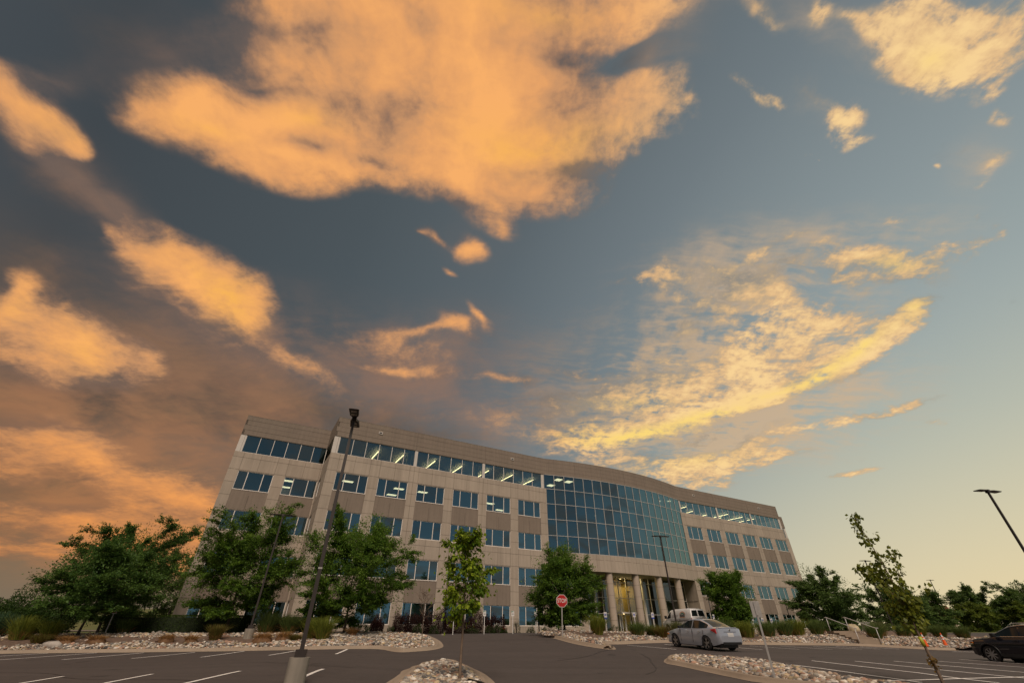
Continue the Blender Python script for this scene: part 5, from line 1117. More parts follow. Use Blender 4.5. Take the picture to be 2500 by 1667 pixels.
# trees closing the view on the right, and the far edge on the left
far = [(72, 96, 8.0, 4.2, 'leafy tree left of the sparse maple trunk, beside the right end of the office'), (66, 84, 6.3, 3.4, 'low bushy tree behind the stair rails'), (75, 90, 6.0, 3.4, 'dark bushy tree directly behind the sparse maple'), (95, 104, 8.0, 3.2, 'slim tree beside the far lamp posts'),
       (101, 108, 8.6, 4.4, 'tall leafy tree left of the black car, with sky gaps in its top'), (106, 104, 7.4, 4.0, 'rounded tree behind the bonnet of the black car'), (112, 106, 9.0, 5.0, 'big tree over the windscreen of the black car'), (119, 108, 9.0, 5.0, 'big tree at the right edge of the picture'), (88, 96, 4.6, 3.2, 'brownish bushy tree left of the farther lamp'), (97, 94, 4.6, 3.6, 'light green bushy tree just left of the black car'), (105, 96, 4.8, 3.8, 'light green bush above the black car windscreen')]
far += [(60, 92, 4.6, 3.2, 'low bush closing the gap behind the steps'), (80, 106, 5.2, 4.0, 'bush between the sparse maple and the far lamps'), (92, 112, 5.0, 4.2, 'bush at the foot of the far lamp posts'), (110, 112, 5.4, 4.6, 'bush behind the tall leafy tree left of the black car'), (124, 110, 5.4, 4.6, 'bush behind the roof of the black car')]
for k, (x, y, h, r, lab) in enumerate(far):
    o = grow_tree('leafy_tree', lab, (x, y, gz(x, y)-.1), h, r, 300+k, 'olive' if 'light green' in lab or 'brown' in lab else 'back', .0, 18, 8, 6, 24, .32, 'round', spray_len=1.2, elev=(-4, 62), group='trees beyond the right car park')
# ------------------------------------------------------------------ street furniture
def lamp(label, x, y, z, H, az, base_h=.62, twin=True, base_r=.29, name='lamp_post'):
    """square bronze pole on a concrete footing with flat paddle heads; H to the heads from the ground"""
    t = thing(name, label, 'lamp post', (x, y, z), (0, 0, az), 'lamp posts of the car parks')
    if base_h: f = MB(); f.cyl((0, 0, -.35), base_r, base_h+.35, 28); f.build('footing', M['footing'], t)
    p = MB(); p.tube([(0, 0, base_h), (0, 0, H)], [.082, .066], 4, sq=True, smooth=False); p.build('pole', M['bronze'], t)
    b = MB(); b.box(-.15, .15, -.15, .15, base_h+.001, base_h+.19); b.build('base_cover', M['bronze'], t)
    for s in ((1, -1) if twin else (1,)):
        h = MB(); pts = [(.07*s, .05), (.30*s, .17), (.86*s, .19), (.90*s, .12)]
        prof = pts+[(a, -b_) for a, b_ in pts[::-1]]
        n = len(prof); top = [(a, b_, H+.07-.05*abs(a)) for a, b_ in prof]; bot = [(a*.97, b_*.93, H+.005-.02*abs(a)) for a, b_ in prof]
        h.add(bot+top, [tuple(range(n))[::-1] if s > 0 else tuple(range(n)), tuple(range(n, 2*n)) if s > 0 else tuple(range(2*n-1, n-1, -1))]+[(i, (i+1) % n, n+(i+1) % n, n+i) for i in range(n)])
        o = h.build('lamp_head', M['bronze'], t, recalc=True)
        l = MB()
        for dx in (.36, .64): l.box(min(dx*s, dx*s+.16*s), max(dx*s, dx*s+.16*s), -.10, .10, H-.026, H-.014)
        l.build('lens', M['lens'], o)
    c = MB(); c.box(-.09, .09, -.09, .09, H-.08, H+.10); c.build('pole_cap', M['bronze'], t)
    return t
main = lamp('tall foreground bronze lamp post on a round concrete footing', -6.27, 15.6, gz(-6.27, 15.6), 8.22, R(106), .62)
bd = MB(); bd.tube([(0, 0, 2.93), (0, 0, 2.98)], .088, 4, sq=True, smooth=False); bd.build('reflective_band', M['galv'], main)
hc = MB(); hc.box(.066, .085, -.045, .045, 1.55, 1.95); hc.build('handhole_cover', M['bronze'], main)
lamp('second bronze lamp post on a concrete footing in the left rock bed', -17.2, 33.6, bed_w.z(-17.2, 33.6)-.2, 7.75, R(20), .72)
lamp('bronze lamp post rising between the van and the silver sedan', 14.55, 45., gz(14.55, 45.)+.05, 8.1, R(12), .75)
lamp('bronze lamp post leaning into the right edge of the picture, only its top in view', 28.2, 25.7, gz(28.2, 25.7), 8.25, R(14), .62)
lamp('bronze lamp post half hidden by the sparse maple', 49.3, 66., gz(49.3, 66.)-.3, 8.5, R(12), .6)
lamp('taller of the two far lamp posts at the right', 89.9, 104., gz(89.9, 104.)-.3, 9.4, R(10), .6)
lamp('lower of the two far lamp posts at the right, farther off', 115.8, 137., gz(115.8, 137.)-.3, 9.9, R(8), .6)
lamp('far lamp post against the sky at the left edge', -111., 110., gz(-111, 110)-.6, 8.2-gz(-111, 110)+1.5+.6, R(10), .6)
lamp('lamp post on the grass slope, seen between the far-left trunks', -72., 80., gz(-72, 80)-.1, 6.0, R(30), .5)
def path_lamp(label, x, y, H):
    t = thing('path_lamp', label, 'path lamp', (x, y, gz(x, y)), (0, 0, YAW), 'dark path lamps in front of the office')
    p = MB(); p.tube([(0, 0, 0), (0, 0, H)], .055, 10); p.build('pole', M['black'], t)
    h = MB(); h.box(-.05, .30, -.10, .10, H-.02, H+.08); h.build('lamp_head', M['black'], t)
    b = MB(); b.cyl((0, 0, -.1), .14, .2, 16); b.build('footing', M['footing'], t)
path_lamp('black path lamp behind the young bright maple', -6.35, 47., 3.25); path_lamp('black path lamp in the left edge of the stop sign tree', 2.75, 52., 3.9)
path_lamp('black path lamp in front of the entrance door', 14.2, 60., 4.1); path_lamp('black path lamp above the roof of the van', 26.2, 66., 4.0); path_lamp('black path lamp near the right end of the office', 44., 80., 3.6)

def post_sign(name, label, cat, x, y, z, H, w, h, az, faces, group=None, post=.028, tilt=0., mpost='galv'):
    t = thing(name, label, cat, (x, y, z), (0, tilt, az), group)
    p = MB(); p.box(-post, post, -.012, .012, -.2, H-.02); p.build('post', M[mpost], t)
    s = MB(); s.box(-w/2, w/2, -.022, -.014, H-h, H); o = s.build('sign_panel', M['white'], t)
    k = 0
    for (m_, x0, x1, z0, z1) in faces:
        k += 1; q = MB(); q.box(x0*w, x1*w, -.0225-.0012*k, -.0223, H-h+z0*h, H-h+z1*h); q.build({'sign_red': 'red_mark', 'sign_blue': 'symbol_field', 'sign_green': 'green_mark', 'ink': 'text_line', 'white': 'symbol'}[m_], M[m_], o)
    return t
# stop sign: octagon, white rim, lettering
zs = bed_e.z(3.42, 35.); st = thing('stop_sign', 'red octagonal stop sign on a steel post at the drive corner', 'road sign', (3.42, 35., zs-.03), (0, R(2.6), R(-4)))
p = MB(); p.box(-.035, .035, -.02, .02, -.2, 2.5); p.build('post', M['galv'], st)
def octo(r, y0, y1, zc):
    m = MB(); vs = [(r*math.cos(R(22.5+45*k)), y, zc+r*math.sin(R(22.5+45*k))) for y in (y0, y1) for k in range(8)]
    m.add(vs, [tuple(range(8)), tuple(range(15, 7, -1))]+[(k, 8+k, 8+(k+1) % 8, (k+1) % 8) for k in range(8)]); return m
zc = 2.13
octo(.412, -.036, -.024, zc).build('rim', M['white'], st); sp = octo(.385, -.040, -.0365, zc).build('sign_panel', M['sign_red'], st)
mesh_text('STOP', .36, 'lettering', M['white'], sp, (0, -.042, zc), (math.pi/2, 0, 0), .001, .003, sx=.74)
GV = 'visitor parking signs along the front'; GA = 'accessible parking signs along the front'
vf = [('sign_green', -.5, .42, .70, .98), ('ink', -.32, .32, .44, .50), ('ink', -.34, .34, .30, .36), ('ink', -.28, .28, .16, .22)]
vf = [('sign_green', -.46, -.08, .74, .95), ('sign_green', -.02, .44, .80, .88), ('ink', -.30, .30, .44, .50), ('ink', -.32, .32, .30, .36)]
for lab, x, y in (('first white visitor sign, beside the young bright maple', -5.65, 49.), ('second white visitor sign, before the barberry row', -2.75, 50.5), ('third white visitor sign, at the right end of the barberry row', .08, 52.), ('fourth white visitor sign, between two clumps of white daisies', 2.48, 53.)):
    post_sign('visitor_sign', lab, 'sign', x, y, gz(x, y), 1.95, .30, .46, R(8), vf, GV, mpost='white')
af1 = [('sign_blue', -.33, .33, .26, .74), ('white', -.10, .10, .60, .70), ('white', -.06, .06, .46, .60), ('white', -.16, .16, .34, .44)]
af2 = [('sign_blue', -.33, .33, .46, .80), ('white', -.10, .10, .70, .77), ('white', -.14, .14, .52, .64), ('sign_blue', -.5, .5, .0, .24)]
for k, (lab, x, y, top, two) in enumerate((('blue-plated accessible sign just left of the stop sign post', 4.78, 54., 1.89, 1), ('accessible sign before the first entrance column', 7.9, 52., 1.86, 0), ('blue-plated accessible sign left of the second entrance column', 9.83, 53., 1.88, 1), ('accessible sign right of the entrance door', 14.07, 58., 2.03, 0), ('blue-plated accessible sign before the van', 16.47, 59., 2.05, 1),
        ('accessible sign just behind the roof of the silver sedan', 26.32, 66., 2.08, 0), ('accessible sign left of the dark oval tree trunk', 28.55, 66., 2.0, 0), ('small accessible sign close behind the one left of the dark oval tree', 30.65, 70., 1.97, 0), ('accessible sign under the middle of the dark oval tree', 31.57, 69., 1.99, 0), ('accessible sign at the right of the dark oval tree', 33.75, 71., 1.95, 0), ('accessible sign behind the post of the blank sign', 36.1, 73., 1.85, 0), ('rightmost accessible sign, before the dark ground windows', 38.4, 75., 1.85, 0))):
    z = gz(x, y); post_sign('accessible_sign', lab, 'sign', x, y, z, top+EYE-z, .30, .62 if two else .46, R(-10), af2 if two else af1, GA, mpost='white')
nf = [('sign_red', -.40, -.05, .70, .92), ('sign_red', .05, .40, .76, .86), ('sign_red', -.40, .40, .50, .58), ('ink', -.35, .35, .30, .38), ('sign_red', -.40, .40, .10, .18)]
post_sign('parking_sign', 'red and white parking sign between the far-left trunks', 'sign', -28.6, 36.1, gz(-28.6, 36.1)+.3, 1.95, .30, .46, R(42), nf)
post_sign('parking_sign', 'red and white parking sign before the set-back left bay', 'sign', -19.3, 39.6, bed_w.z(-19.3, 39.6), 2.0, .30, .46, R(20), nf)
bs = thing('blank_sign', 'grey back of a sign on a steel post in the right rock island', 'sign', (8.53, 17.5, bed_i.z(8.53, 17.5)-.05), (0, 0, R(-16)))
p = MB(); p.box(-.03, .03, -.028, .0, -.25, 2.20); p.build('post', M['galv'], bs)
p = MB(); p.box(-.153, .153, .002, .008, 1.74, 2.22); o = p.build('sign_panel', M['galv'], bs, bevel=.002)
q = MB(); q.cyl((0, -.004, 2.18), .012, -.006, 10, axis='y'); q.cyl((0, -.034, 1.79), .012, -.006, 10, axis='y'); q.build('bolt', M['black'], bs)
M['cone'] = mat('cone_orange', (.85, .12, .015), .5)
def cone(lab, x, y, z):
    t = thing('traffic_cone', lab, 'traffic cone', (x, y, z), group='orange traffic cones by the right kerb'); b = MB(); b.box(-.19, .19, -.19, .19, 0, .03); b.build('base', M['black'], t)
    H = .90; rr_ = lambda h_: .145-.115*h_/H
    for nm, a_, b_, m_ in (('body', .03, .47, 'cone'), ('reflective_collar', .47, .56, 'white'), ('orange_band', .56, .63, 'cone'), ('reflective_collar', .63, .78, 'white'), ('tip', .78, .90, 'cone')):
        c = MB(); c.cyl((0, 0, a_+.002), rr_(a_), b_-a_-.002, 24, r2=rr_(b_)); c.build(nm, M[m_], t)
cone('traffic cone half hidden by the trunk of the sparse maple', 31.6, 39.7, gz(31.6, 39.7)+.15); cone('traffic cone standing clear on the kerb left of the black car', 33.5, 40.2, gz(33.5, 40.2)+.13)
# steps with two handrails climbing the right bed
stp = thing('steps', 'low concrete steps with two pale handrails climbing the right rock bed', 'steps', (28.0, 40.6, EYE), (0, 0, R(-10)))
s = MB()
for k in range(5): s.box(-.78, .78, .95*k, 5.2, -.9, -.36+.14*k)
s.build('tread', M['kerb'], stp)
for x in (-.76, .76):
    r_ = MB(); r_.tube([(x, -.1, -.6), (x, -.1, .36)], .03, 8); r_.tube([(x, 4.4, .1), (x, 4.4, 1.22)], .03, 8); r_.tube([(x, -.45, .36), (x, -.1, .36), (x, 4.4, 1.2), (x, 4.75, 1.2)], .028, 8); r_.build('handrail', M['white'], stp)
ub = thing('utility_box', 'grey utility box beside a beige boulder near the steps', 'utility box', (37.6, 54.6, gz(37.6, 54.6)), (0, 0, R(10)))
b = MB(); b.box(.1, .75, -.3, .3, 0, 1.0); b.build('cabinet', M['galv'], ub, bevel=.02); b = MB(); b.box(.14, .71, -.305, -.302, .1, .9); b.build('door', M['galv'], ub)
def boulder(lab, x, y, z, sx, sy, sz, seed, col):
    rng = np.random.default_rng(seed); V0, F0 = ICO[2]; V = V0*np.array([sx, sy, sz])*(1+rng.normal(0, .08, (len(V0), 1)))
    o = np_mesh('boulder', V, F0, M['rock'], col=np.tile(np.array(col)*.7, (len(F0), 1))); o.location = (x, y, z); tag(o, lab, 'boulder')
boulder('beige boulder left of the grey utility box', 36.5, 54.6, gz(36.5, 54.6)+.3, .6, .5, .6, 5, L3(214, 196, 160))
boulder('large grey boulder in the rock band under the far-left trees', -27.3, 30.9, bed_w.z(-27.3, 30.9)+.08, .55, .3, .24, 6, L3(196, 186, 176))
ip = MB(); ip.tube([(-1.35, 16.75, bed_s.z(-1.35, 16.75)+.10), (-.9, 16.2, bed_s.z(-.9, 16.2)+.09), (-.72, 15.6, gz(-.72, 15.6)+.2)], .035, 8)
o = ip.build('drain_hose', M['black']); tag(o, 'black plastic hose lying on the rocks beside the young maple trunk', 'hose')

# buildings far off to the right
def far_house(lab, x, y, rz, w, dp, h, roofcol, gable, winrows):
    t = thing('far_building', lab, 'building', (x, y, gz(x, y)-1.), (0, 0, rz)); mw = mat('far_wall', (.44, .36, .27), .9, noise=(.3, .1)); mr = mat('far_roof', roofcol, .8, noise=(1.5, .2))
    b = MB(); b.box(-w/2, w/2, -dp/2, dp/2, 0, h); b.build('wall', mw, t)
    r_ = MB()
    if gable:
        e = .5; hh = gable; vs = [(-w/2-e, -dp/2-e, h), (w/2+e, -dp/2-e, h), (w/2+e, dp/2+e, h), (-w/2-e, dp/2+e, h), (-w/2-e, 0, h+hh), (w/2+e, 0, h+hh)]
        r_.add(vs, [(0, 1, 5, 4), (2, 3, 4, 5), (1, 2, 5), (3, 0, 4), (3, 2, 1, 0)])
    else: r_.box(-w/2-.6, w/2+.6, -dp/2-.6, dp/2+.6, h+.002, h+.5)
    r_.build('roof', mr, t)
    for j in range(winrows):
        for k in range(int(w/3)):
            q = MB(); x0 = -w/2+1.2+k*3; q.box(x0, x0+1.5, -dp/2-.03, -dp/2+.02, 1.2+3*j, 2.7+3*j); q.build('window', M['car_glass'], t)
far_house('far beige building with a dark red roof between the right-hand trees', 109, 131, R(-25), 7, 7, 4.2, (.16, .045, .03), 2.4, 1)
far_house('far pale low house left of the red-roofed one', 104.5, 134, R(-20), 5, 6, 4.6, (.30, .25, .2), 1.4, 1)
far_house('far flat-roofed tan building at the right edge above the trees', 176, 150, R(-30), 18, 12, 12.2, (.28, .2, .14), 0, 3)
# ------------------------------------------------------------------ vehicles (local axes: x forward, y left, z up from the road)
def car_paint(name, c, metal, rough):
    m = mat(name, c, rough, metal, .5, coat=.8); m.node_tree.nodes['Principled BSDF'].inputs['Coat Roughness'].default_value = .06; return m
M['tyre'] = mat('tyre', (.018, .017, .017), .8); M['rim'] = mat('alloy', (.45, .45, .46), .3, .9); M['trim'] = mat('black_trim', (.012, .012, .013), .45); M['chrome'] = mat('chrome', (.7, .7, .7), .15, 1.)
M['tail'] = mat('tail_lamp', (.40, .012, .012), .2, coat=.8); M['amber'] = mat('amber', (.55, .16, .02), .25); M['headl'] = mat('head_lamp', (.55, .55, .55), .1, .3, coat=1.); M['plate'] = mat('plate', (.55, .54, .52), .5)
def lerp_tab(T, x):
    T = sorted(T); xs = [t[0] for t in T]
    return [float(np.interp(x, xs, [t[k] for t in T])) for k in range(1, len(T[0]))]
def vehicle(name, label, cat, loc, heading, body, cabin, paint, wheel_x, wheel_r, track, spokes, spec):
    t = thing(name, label, cat, loc, (spec.get('roll', 0), spec.get('pitch', 0), heading))
    # lower body loft, with wheel arches cut as the outline rises over the wheels
    xs = sorted(set([b_[0] for b_ in body]+list(np.linspace(body[-1][0], body[0][0], 56)))); rings = []
    ar = wheel_r+.055
    for x in xs:
        zb, zt, w, crown = lerp_tab(body, x); zm = zb+(zt-zb)*.52; za = zb
        for wx in wheel_x:
            if abs(x-wx) < ar: za = max(za, wheel_r+math.sqrt(ar*ar-(x-wx)**2))
        za = min(za, zt-.12)
        rings.append([(x, 0, zb), (x, w*.72, zb), (x, w*.74, za), (x, w*.965, max(za, zb+.02)), (x, w, max(zm-.08, za+.01)), (x, w*.995, max(zm+.10, za+.03)), (x, w*.95, zt-.045), (x, w*.90, zt), (x, w*.45, zt+crown), (x, 0, zt+crown*1.15)])
    m = MB(); n = len(rings[0]); full = []
    for r_ in rings: full.append(r_+[(p[0], -p[1], p[2]) for p in r_[-2:0:-1]])
    n = len(full[0]); vs = [p for r_ in full for p in r_]
    fs = [(i*n+k, i*n+(k+1) % n, (i+1)*n+(k+1) % n, (i+1)*n+k) for i in range(len(full)-1) for k in range(n)]
    m.add(vs, fs, 0, True); m.add(full[0], [tuple(range(n-1, -1, -1))]); m.add(full[-1], [tuple(range(n))])
    bo = m.build('body', paint, t, recalc=True)
    es = bo.modifiers.new('edge', 'EDGE_SPLIT'); es.split_angle = R(38)
    # cabin
    xs = sorted(set([b_[0] for b_ in cabin]+list(np.linspace(cabin[-1][0], cabin[0][0], 30)))); rings = []
    def side(x, k, off=0.):
        zb, zr, wb, wr = lerp_tab(cabin, x); return (x, wb+(wr-wb)*k+off, zb+(zr-zb)*k+off*.35)
    for x in xs:
        zb, zr, wb, wr = lerp_tab(cabin, x); s_ = [(x, wb, zb-.03), (x, wb, zb), side(x, .5), side(x, .93), (x, wr*.93, zr), (x, wr*.5, zr+.022), (x, 0, zr+.03)]
        rings.append(s_+[(p[0], -p[1], p[2]) for p in s_[-2::-1]])
    n = len(rings[0]); m = MB(); m.add([p for r_ in rings for p in r_], [(i*n+k, i*n+k+1, (i+1)*n+k+1, (i+1)*n+k) for i in range(len(rings)-1) for k in range(n-1)], 0, True)
    m.build('cabin', paint, t, recalc=True)
    for (x0, x1, k0, k1) in spec['side_win']:
        for sg in (1, -1):
            q = MB(); pts = np.linspace(x0, x1, 10); V = []
            for x in pts: 
                for k in (k0, k1): p = side(x, k, .007); V.append((p[0], p[1]*sg, p[2]))
            q.add(V, [(2*i, 2*i+1, 2*i+3, 2*i+2) for i in range(9)], 0, True); q.build('side_window', M['car_glass2'], t)
    for nm, x0, x1 in (('windscreen', *spec['front_win']), ('rear_window', *spec['rear_win'])):
        if spec.get('no_rear') and nm == 'rear_window': continue
        q = MB(); V = []
        for x in np.linspace(x0, x1, 8):
            zb, zr, wb, wr = lerp_tab(cabin, x)
            for y, dz in ((wr*.86, .006), (wr*.45, .03), (0, .036), (-wr*.45, .03), (-wr*.86, .006)): V.append((x, y, zr+dz))
        q.add(V, [(5*i+k, 5*i+k+1, 5*i+6+k, 5*i+5+k) for i in range(7) for k in range(4)], 0, True); q.build(nm, M['car_glass2'], t)
    for wx in wheel_x:
        for sg in (1, -1):
            y = track/2*sg; wt = .105
            m = MB(); prof = [(wheel_r*.70, -wt), (wheel_r*.95, -wt), (wheel_r, -wt*.7), (wheel_r, wt*.7), (wheel_r*.95, wt), (wheel_r*.70, wt)]; N = 28; V = []
            for (r_, o) in prof: V += [(r_*math.cos(2*math.pi*k/N), o*sg, r_*math.sin(2*math.pi*k/N)) for k in range(N)]
            m.add(V, [(i*N+k, i*N+(k+1) % N, (i+1)*N+(k+1) % N, (i+1)*N+k) for i in range(5) for k in range(N)], 0, True)
            wo = m.build('wheel', M['tyre'], t, recalc=True); wo.location = (wx, y, wheel_r)
            d_ = MB(); d_.cyl((0, .035*sg, 0), wheel_r*.70, .004*sg, 24, 1, 'y'); rr_ = wheel_r*.68
            for k in range(spokes):
                for dl in ((-.11, .11) if spec.get('twin') else (0,)):
                    a_ = 2*math.pi*k/spokes+.3; c_, s_ = math.cos(a_+dl), math.sin(a_+dl); px, pz = -s_*.028, c_*.028; yy = .085*sg
                    d_.add([(c_*.05+px, yy, s_*.05+pz), (c_*.05-px, yy, s_*.05-pz), (c_*rr_-px*.8, yy, s_*rr_-pz*.8), (c_*rr_+px*.8, yy, s_*rr_+pz*.8)], [(0, 1, 2, 3)], 0)
            ring = []
            for r_, o in ((rr_, .09), (rr_*1.06, .095)): ring += [(r_*math.cos(2*math.pi*k/N), o*sg, r_*math.sin(2*math.pi*k/N)) for k in range(N)]
            d_.add(ring, [(k, (k+1) % N, N+(k+1) % N, N+k) for k in range(N)], 0); d_.cyl((0, .06*sg, 0), .055, .03*sg, 12, 0, 'y')
            d_.build('rim', [M['rim'], M['black']], wo)
    return t, side
M['car_glass2'] = mat('car_window', (.010, .014, .014), .06, 0., .35)
def part_box(t, nm, m_, *b, bevel=0.):
    q = MB(); q.box(*b); return q.build(nm, M[m_] if isinstance(m_, str) else m_, t, bevel=bevel)
def patch(t, nm, m_, pts, thick=.012):
    """a thin shaped lamp or badge: outline pts (x, y, z) extruded away from the car's middle"""
    c = Vector((0, 0, .7)); P = [Vector(p) for p in pts]; nrm = (P[1]-P[0]).cross(P[2]-P[0]).normalized(); mid = sum(P, Vector())/len(P)
    if nrm.dot(mid-c) < 0: nrm = -nrm
    q = MB(); n = len(P); q.add([p+nrm*thick for p in P]+[p-nrm*.03 for p in P], [tuple(range(n)), tuple(range(2*n-1, n-1, -1))]+[(i, n+i, n+(i+1) % n, (i+1) % n) for i in range(n)])
    return q.build(nm, M[m_] if isinstance(m_, str) else m_, t, recalc=True)
# silver sedan
hd = R(109.5); sx, sy = 11.4, 31.
silver = car_paint('silver_paint', (.44, .47, .54), .5, .25)
zc = np.mean([gz(sx+math.cos(hd)*a_-math.sin(hd)*b_, sy+math.sin(hd)*a_+math.cos(hd)*b_) for a_ in (1.37, -1.37) for b_ in (.8, -.8)])
sl_ = (gz(sx+math.cos(hd)*1.37, sy+math.sin(hd)*1.37)-gz(sx-math.cos(hd)*1.37, sy-math.sin(hd)*1.37))/2.74
car, side = vehicle('sedan', 'silver four-door sedan with red tail lamps parked nose-in at the right rock bed', 'car', (sx, sy, float(zc)), hd,
    [(2.40, .34, .60, .52, .01), (2.34, .24, .68, .72, .02), (2.1, .20, .77, .84, .03), (1.5, .19, .90, .91, .03), (.95, .19, .985, .92, .02), (0, .19, .975, .92, .0), (-1., .19, 1.0, .92, .0), (-1.5, .20, 1.04, .91, .01), (-1.95, .24, 1.075, .875, .015), (-2.2, .30, 1.07, .83, .015), (-2.31, .34, 1.05, .79, .01), (-2.37, .36, .86, .74, .0), (-2.40, .42, .72, .70, .0)],
    [(1.10, .97, .985, .80, .78), (.75, .98, 1.17, .83, .70), (.15, .985, 1.43, .85, .62), (-.3, .99, 1.475, .85, .60), (-.85, 1.0, 1.45, .84, .59), (-1.35, 1.03, 1.29, .82, .60), (-1.75, 1.06, 1.12, .80, .66), (-1.95, 1.065, 1.075, .78, .7)],
    silver, (1.38, -1.37), .335, 1.62, 5, dict(side_win=[(.86, -.22, .05, .90), (-.29, -1.50, .06, .88)], front_win=(1.02, .22), rear_win=(-.95, -1.82), twin=True, pitch=-math.atan(sl_)))
for s in (1, -1):
    patch(car, 'tail_lamp', 'tail', [(-1.86, .895*s, .98), (-2.16, .85*s, 1.02), (-2.335, .50*s, .955), (-2.355, .44*s, .83), (-2.22, .835*s, .83)])
    patch(car, 'reverse_lamp', 'headl', [(-2.30, .66*s, .925), (-2.335, .57*s, .915), (-2.342, .57*s, .865), (-2.305, .66*s, .865)], .022)
    part_box(car, 'door_mirror', 'trim', .62, .78, min(.90*s, 1.06*s), max(.90*s, 1.06*s), .98, 1.12, bevel=.03)
    for x in (.02, -.93): part_box(car, 'door_handle', 'chrome', x-.09, x+.09, min(.915*s, .945*s), max(.915*s, .945*s), .845, .875)
    for x in (.78, -.30, -1.22): part_box(car, 'door_seam', 'trim', x-.006, x+.006, min(.90*s, .924*s), max(.90*s, .924*s), .36, .96)
    part_box(car, 'exhaust', 'black', -2.40, -2.2, min(.5*s, .62*s), max(.5*s, .62*s), .33, .42, bevel=.02)
    patch(car, 'head_lamp', 'headl', [(2.1, .84*s, .72), (2.33, .66*s, .66), (2.35, .60*s, .60), (2.12, .84*s, .64)])
    patch(car, 'side_marker', 'amber', [(2.02, .86*s, .70), (2.12, .845*s, .69), (2.12, .845*s, .62), (2.02, .86*s, .63)], .016)
patch(car, 'license_plate', 'plate', [(-2.358, .20, .86), (-2.358, -.20, .86), (-2.385, -.20, .68), (-2.385, .20, .68)], .02)
patch(car, 'boot_shadow_gap', 'trim', [(-2.345, .42, .91), (-2.345, -.42, .91), (-2.352, -.42, .885), (-2.352, .42, .885)], .012)
q = MB(); q.cyl((-2.32, 0, .985), .055, -.035, 16, axis='x'); q.build('emblem', M['chrome'], car)
part_box(car, 'boot_spoiler', silver, -2.26, -2.02, -.62, .62, 1.075, 1.11, bevel=.015); part_box(car, 'rear_diffuser', 'trim', -2.405, -2.2, -.62, .62, .33, .44); part_box(car, 'underbody', 'trim', -2.1, 2.1, -.62, .62, .16, .3)
# black SUV
hd = R(105); sx, sy = 26.3, 26.4
blk = car_paint('black_car_paint', (.012, .012, .018), .3, .2)
zc = np.mean([gz(sx+math.cos(hd)*a_-math.sin(hd)*b_, sy+math.sin(hd)*a_+math.cos(hd)*b_) for a_ in (1.35, -1.35) for b_ in (.8, -.8)])
suv, side = vehicle('suv', 'black SUV with bright alloy wheels and chrome window trim at the right edge', 'car', (sx, sy, float(zc)), hd,
    [(2.31, .46, .84, .55, .02), (2.25, .34, .94, .74, .03), (2.0, .28, 1.0, .87, .04), (1.4, .26, 1.06, .925, .04), (.95, .26, 1.10, .93, .02), (0, .26, 1.10, .93, .0), (-1., .26, 1.12, .93, .0), (-1.7, .28, 1.16, .92, .0), (-2.1, .34, 1.14, .88, .0), (-2.28, .42, 1.05, .80, .0), (-2.31, .5, .8, .75, .0)],
    [(1.15, 1.08, 1.10, .82, .78), (.8, 1.09, 1.28, .85, .72), (.2, 1.10, 1.56, .87, .66), (-.3, 1.10, 1.64, .87, .65), (-1.2, 1.12, 1.63, .86, .64), (-1.7, 1.15, 1.56, .85, .63), (-2.05, 1.15, 1.32, .83, .66), (-2.2, 1.14, 1.16, .80, .7)],
    blk, (1.35, -1.35), .37, 1.64, 9, dict(side_win=[(.86, -.22, .12, .84), (-.30, -1.15, .12, .84), (-1.22, -1.85, .14, .80)], front_win=(1.05, .28), rear_win=(-1.78, -2.12)))
for s in (1, -1):
    q = MB(); q.tube([side(x, .90, .016)[:1]+(side(x, .90, .016)[1]*s,)+side(x, .90, .016)[2:] for x in np.linspace(.90, -1.95, 16)], .016, 6); q.tube([(x, (lerp_tab([(1.15, .84), (-2.2, .82)], x)[0]+.045)*s, 1.125) for x in np.linspace(.95, -1.95, 8)], .016, 6); q.build('window_trim', M['chrome'], suv)
    q = MB(); q.tube([(.15, .60*s, 1.60), (-.1, .60*s, 1.69), (-1.5, .60*s, 1.69), (-1.75, .60*s, 1.61)], .022, 8); q.build('roof_rail', M['chrome'], suv)
    part_box(suv, 'door_mirror', 'trim', .70, .90, min(.93*s, 1.12*s), max(.93*s, 1.12*s), 1.10, 1.28, bevel=.04)
    patch(suv, 'head_lamp', 'headl', [(1.95, .885*s, .93), (2.25, .75*s, .92), (2.29, .62*s, .86), (2.27, .66*s, .80), (2.0, .885*s, .82)]); patch(suv, 'side_marker', 'amber', [(1.98, .89*s, .90), (2.10, .855*s, .90), (2.10, .855*s, .84), (1.98, .89*s, .84)], .022)
    part_box(suv, 'sill_strip', 'chrome', .45, .85, min(.932*s, .94*s), max(.932*s, .94*s), .60, .615)
    part_box(suv, 'lower_cladding', 'trim', -.92, .92, min(.90*s, .945*s), max(.90*s, .945*s), .27, .42)
    for x in (.0, -1.0): part_box(suv, 'door_handle', 'trim', x-.1, x+.1, min(.93*s, .955*s), max(.93*s, .955*s), .93, .965)
    for wx in (1.35, -1.35):
        q = MB(); q.tube([(wx+.45*math.cos(a_), .935*s, .37+.45*math.sin(a_)) for a_ in np.linspace(-.2, math.pi+.2, 20)], .035, 6); q.build('wheel_arch', M['trim'], suv)
part_box(suv, 'underbody', 'trim', -2., 2., -.62, .62, .2, .4); part_box(suv, 'front_grille', 'trim', 2.24, 2.325, -.5, .5, .62, .84, bevel=.01)
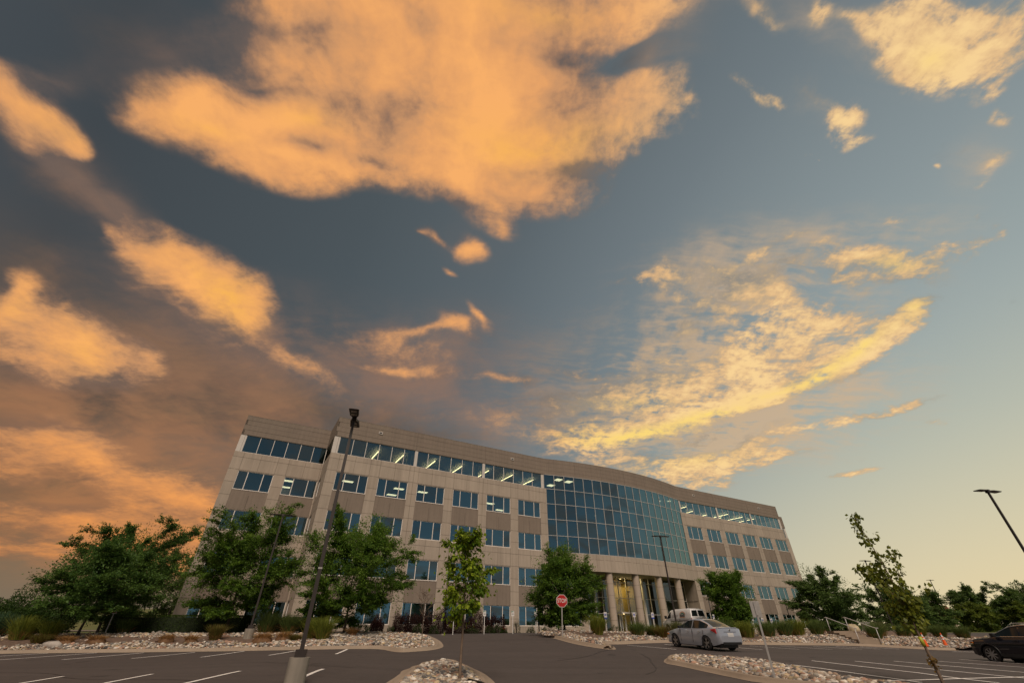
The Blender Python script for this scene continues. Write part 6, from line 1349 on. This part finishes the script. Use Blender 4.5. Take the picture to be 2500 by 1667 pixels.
# white work van
hd = R(107); vx, vy = 19.4, 57.4
wht = car_paint('van_paint', (.80, .78, .77), 0., .35)
van, side = vehicle('van', 'white work van with an arched logo, parked before the entrance columns', 'van', (vx, vy, gz(vx, vy)+.08), hd,
    [(2.85, .42, .84, .72, .02), (2.75, .34, .98, .90, .04), (2.3, .32, 1.10, .98, .05), (1.75, .32, 1.20, 1.0, .03), (0, .32, 1.22, 1.0, .0), (-2.6, .34, 1.22, 1.0, .0), (-2.82, .40, 1.22, .98, .0), (-2.86, .5, 1.1, .95, .0)],
    [(1.90, 1.16, 1.19, .95, .90), (1.2, 1.20, 1.92, .97, .80), (.9, 1.20, 2.05, .98, .82), (0, 1.20, 2.12, .985, .84), (-2.2, 1.20, 2.13, .985, .84), (-2.70, 1.20, 2.06, .97, .82), (-2.84, 1.20, 1.25, .95, .9)],
    wht, (1.75, -1.70), .37, 1.74, 8, dict(side_win=[(1.62, .86, .12, .80)], front_win=(1.78, 1.02), rear_win=(-2.1, -2.2), no_rear=True))
for s in (1, -1):
    part_box(van, 'door_mirror', 'trim', 1.52, 1.72, min(1.0*s, 1.24*s), max(1.0*s, 1.24*s), 1.26, 1.56, bevel=.03); patch(van, 'tail_lamp', 'tail', [(-2.82, .97*s, 1.2), (-2.865, .90*s, 1.2), (-2.865, .90*s, .9), (-2.82, .97*s, .9)], .02)
    patch(van, 'head_lamp', 'headl', [(2.6, .93*s, .98), (2.8, .80*s, .95), (2.82, .78*s, .80), (2.62, .93*s, .82)])
    for x in (.86, -.75): part_box(van, 'door_seam', 'trim', x-.008, x+.008, min(.985*s, 1.003*s), max(.985*s, 1.003*s), .45, 1.2)
    part_box(van, 'rub_strip', 'trim', -2.6, .8, min(.99*s, 1.012*s), max(.99*s, 1.012*s), .98, 1.05)
    patch(van, 'rear_door_window', 'car_glass2', [(-2.735, .08*s, 1.95), (-2.735, .70*s, 1.93), (-2.80, .80*s, 1.42), (-2.80, .08*s, 1.42)], .055)
part_box(van, 'rear_bumper', 'trim', -2.95, -2.8, -.95, .95, .42, .60, bevel=.02); part_box(van, 'phone_lettering', 'ink', -2.895, -2.862, -.45, .25, 1.14, 1.19)
part_box(van, 'underbody', 'trim', -2.6, 2.4, -.7, .7, .22, .5)
# logo on the driver's side: orange arch over a green one, MARBLE below, with a thin orange rule
M['logo_orange'] = mat('logo_orange', (.62, .22, .05), .5); M['logo_green'] = mat('logo_green', (.06, .20, .14), .5)
LX, LZ, ly, tilt = -1.35, 1.62, .945, R(11)
lgo = MB()
def arch(mb, r0, r1, zc_, m_):
    n = 16; V = []
    for k in range(n+1):
        a_ = math.pi*(.12+.76*k/n); V += [(math.cos(a_)*r0, math.sin(a_)*r0*.75+zc_, 0), (math.cos(a_)*r1, math.sin(a_)*r1*.75+zc_, 0)]
    mb.add(V, [(2*k, 2*k+1, 2*k+3, 2*k+2) for k in range(n)], m_)
arch(lgo, .56, .48, -.16, 0); arch(lgo, .38, .26, -.14, 1); lgo.quad((-.52, -.31, 0), (.52, -.31, 0), (.52, -.27, 0), (-.52, -.27, 0), 0)
o = lgo.build('logo', [M['logo_orange'], M['logo_green']], van); o.location = (LX, ly, LZ); o.rotation_euler = (math.pi/2-tilt, 0, math.pi)
mesh_text('MARBLE', .27, 'lettering', M['ink'], o, (0, -.15, .004), (0, 0, 0), .002, .012, sx=.95)
for k, (x0, x1, z) in enumerate(((.62, -.55, 1.55), (.62, -.35, 1.43))): part_box(van, 'small_print', 'galv', x1, x0, .968, .9905-.0, z, z+.03)
